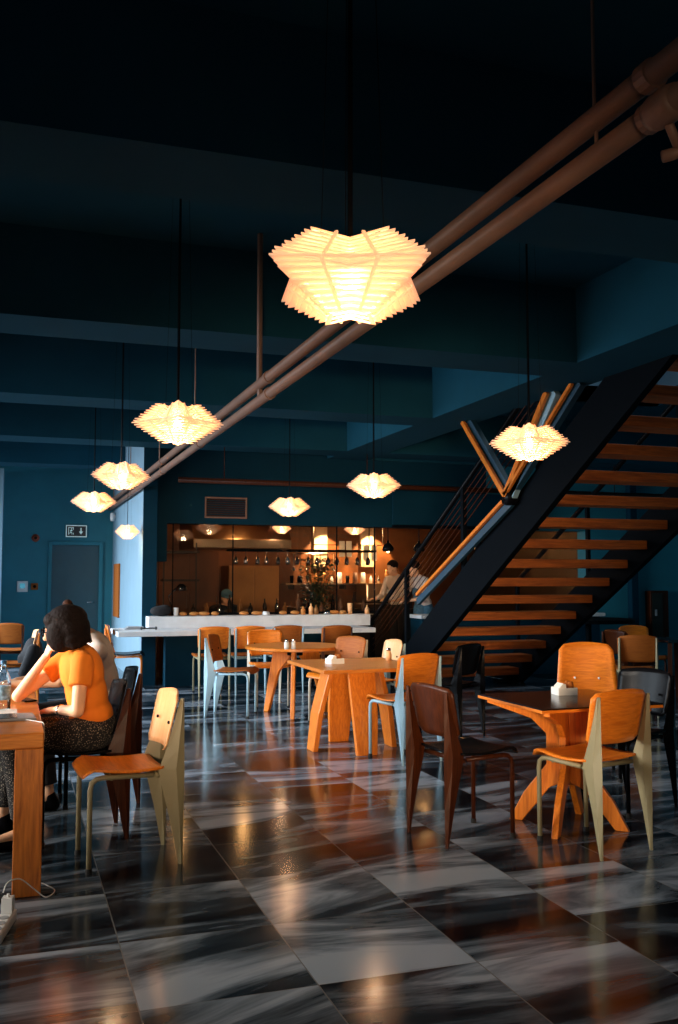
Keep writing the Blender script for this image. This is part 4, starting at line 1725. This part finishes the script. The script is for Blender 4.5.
    if cap_hat:
        b = B()
        def Lh(v):
            return J['head'] + rot @ Vector((v[0] * hs, v[1] * hs, v[2] * hs))
        ell(b, Lh((0, -.015, .055)), (.090, .104, .075), rot, 18)
        ell(b, Lh((0, .095, .045)), (.06, .05, .012), rot, 14)
        fin(b, 'cap', cap_hat, .008, 2)
    if glasses:
        b = B()
        def Lh(v):
            return J['head'] + rot @ Vector(v)
        for q in (-1, 1):
            pts = [Lh((q * (.032 + .024 * math.cos(a * PI / 8)), .098, .008 + .020 * math.sin(a * PI / 8))) for a in range(17)]
            tube(b, pts, .0032, 6, caps=False)
            tube(b, [Lh((q * .056, .096, .012)), Lh((q * .080, .03, .008)), Lh((q * .084, -.01, .0))], .003, 6)
        tube(b, [Lh((-.009, .100, .012)), Lh((.009, .100, .012))], .003, 6)
        bmesh.ops.transform(b, matrix=off, verts=b.verts)
        obj('glasses', b, M['black'], root, smooth=True)
    if apron:
        b = B()
        bmr = trot
        ell(b, J['pelvis'].lerp(J['neck'], .45) + fwd * .02, (.135, .112, .26), trot, 18)
        cap(b, J['pelvis'] + fwd * .03, J['pelvis'] + fwd * .05 + Vector((0, 0, -.38)), .14, .15)
        fin(b, 'apron', apron, .012, 2)
    return root


# the woman in orange at the oak table: faces the table (-X), chin on her far hand
J = dict(pelvis=(.44, 5.40, .575), neck=(.345, 5.38, .985), head=(.262, 5.35, 1.105),
         shL=(.36, 5.215, .935), shR=(.335, 5.545, .955),
         elL=(.335, 5.13, .695), wrL=(.245, 5.335, .680),
         elR=(.045, 5.50, .742), wrR=(.185, 5.435, .955),
         hipL=(.42, 5.30, .555), hipR=(.42, 5.50, .555),
         knL=(.02, 5.27, .555), knR=(.02, 5.53, .555),
         anL=(.085, 5.22, .10), anR=(-.02, 5.56, .10),
         toeL=(-.05, 5.21, .045), toeR=(-.15, 5.57, .045))
J['knL'] = (.03, 5.26, .525)
J['knR'] = (.03, 5.54, .525)
person('young woman in orange t-shirt, dark bob and glasses, chin on hand at the oak table', J,
       dict(skin='skin', shirt='orange', trousers='skirt'),
       {'L': ((-.75, .55, -.1), (0, .3, -1), .35, 1), 'R': ((.35, -.25, .95), (.85, .3, -.3), 1.15, -1)},
       (-.93, .22, -.22), (-.22, -.05, 1), (.44, 5.40, 0), hair='bob', glasses=True, sleeve=.50, hs=.98)
b = B()
# her bracelet
lathe(b, [(.028, -.004), (.031, 0), (.028, .004)], 16)
bmesh.ops.transform(b, matrix=Matrix.Translation((.262, 5.296, .682)) @ Vector((-.4, .9, -.05)).to_track_quat('Z', 'Y').to_matrix().to_4x4(), verts=b.verts)
tag(obj('bracelet', b, M['chrome'], smooth=True), "thin bracelet on the orange-shirted woman's near wrist", 'bracelet')

# second person, behind her at the same table
chair('dark chair under the person in the pale shirt, hidden behind the woman', (.76, 6.22), 183, 'walnut', 'black', 'black', 'black', 'dark dining chairs')
dx, dy = .15, .80
J2 = {k: (v[0] + dx, v[1] + dy, v[2]) for k, v in J.items()}
J2['head'] = (.345, 6.16, 1.085)
J2['neck'] = (.47, 6.17, 1.02)
J2['elR'] = (.23, 6.40, .75)
J2['wrR'] = (.04, 6.25, .748)
J2['elL'] = (.28, 5.98, .76)
J2['wrL'] = (.03, 6.02, .752)
person('person in a pale cream shirt typing at the oak table, hidden behind the woman', J2,
       dict(skin='skin', shirt='whitecloth', trousers='blackcloth', hair='brownhair'),
       {'L': ((-1, .1, -.1), (0, 0, -1), .35, 1), 'R': ((-1, -.1, -.1), (0, 0, -1), .35, -1)},
       (-.95, .1, -.25), (-.25, 0, 1), (.58, 6.20, 0), hair='bun', sleeve=.55, voxel=.009)
t = thing('laptop', 'open dark laptop on the far part of the oak table', 'laptop', (-.22, 6.10, TZ + .0005), R(90))
obj('keyboard_base', bx(-.16, .16, -.11, .11, 0, .014), M['darkgrey'], t, bevel=.003)
b = bx(-.16, .16, -.004, .004, 0, .21)
bmesh.ops.transform(b, matrix=Matrix.Translation((0, .115, .014)) @ Matrix.Rotation(R(-18), 4, 'X'), verts=b.verts)
obj('laptop_lid', b, M['darkgrey'], t)

# jacket on the far left chair
b = B()
p = at(38, 629, 11.2)
ell(b, (p.x - .03, 11.2, .60), (.09, .24, .12), n=16)
ell(b, (p.x - .05, 11.18, .50), (.12, .25, .24), n=16)
ell(b, (p.x - .12, 11.10, .50), (.10, .08, .10), n=12)
cap(b, (p.x - .06, 10.95, .62), (p.x - .16, 10.92, .36), .055, .05)
me = remeshed(b, 'jacket', .02, 8)
me.materials.append(M['blackcloth'])
tag(obj('jacket', me, None), 'black jacket hung over the far left chair back', 'jacket')


def standing(px, Y, face_deg, label, mats, lean=0.0, drop=0.0, **kw):
    p = at(px, 600, Y)
    a = R(face_deg)
    f = Vector((math.cos(a), math.sin(a), 0))
    s = Vector((math.sin(a), -math.cos(a), 0))       # right-hand side
    o = Vector((p.x, Y, -drop))
    def q(fw, sd, z):
        return o + f * fw + s * sd + Vector((0, 0, z))
    ln = lean
    Jt = dict(pelvis=q(0, 0, .95), neck=q(.03 + ln, 0, 1.46 - ln * .5), head=q(.07 + ln * 1.5, 0, 1.60 - ln * .8),
              shL=q(.02 + ln, -.19, 1.40 - ln * .5), shR=q(.02 + ln, .19, 1.40 - ln * .5),
              elL=q(.10 + ln, -.25, 1.14 - ln * .5), elR=q(.10 + ln, .25, 1.14 - ln * .5),
              wrL=q(.32 + ln, -.14, 1.10 - ln * .5), wrR=q(.32 + ln, .14, 1.10 - ln * .5),
              hipL=q(0, -.09, .92), hipR=q(0, .09, .92), knL=q(.02, -.10, .50), knR=q(.02, .10, .50),
              anL=q(-.02, -.11, .10), anR=q(-.02, .11, .10), toeL=q(.12, -.12, .04), toeR=q(.12, .12, .04))
    if drop:
        for k in ('knL', 'knR', 'anL', 'anR', 'toeL', 'toeR', 'hipL', 'hipR'):
            v_ = Jt[k]
            sgn = -1 if k.endswith('L') else 1
            Jt['hip' + k[-1]] = q(0, sgn * .09, .92)
            Jt['kn' + k[-1]] = q(.36, sgn * .12, .74)
            an = q(.10, sgn * .12, 0)
            an.z = .10
            Jt['an' + k[-1]] = an
            to = q(.24, sgn * .12, 0)
            to.z = .04
            Jt['toe' + k[-1]] = to
    dn = Vector((0, 0, -1))
    return person(label, Jt, mats, {'L': (f, dn, .5, 1), 'R': (f, dn, .5, -1)}, f + Vector((0, 0, -.35)), f * .35 + Vector((0, 0, 1)), (o.x, o.y, 0), voxel=.012, **kw)


standing(399, 14.05, 200, 'kitchen worker in striped pale shirt behind the stair handrail, the left of two', dict(skin='skin', shirt='whitecloth', trousers='blackcloth'), .05, 0, hair='short', sleeve=.99)
standing(424, 13.3, 190, 'kitchen worker in white shirt and blue apron beside the stair handrail', dict(skin='skin', shirt='whitecloth', trousers='bluecloth'), .08, 0, hair='short', sleeve=.6, apron='bluecloth')
standing(224, 14.4, 268, 'worker with blue cap bending low behind the bar upstand', dict(skin='skin', shirt='blackcloth', trousers='blackcloth'), .10, .42, hair='short', sleeve=.6, cap_hat='bluecloth')
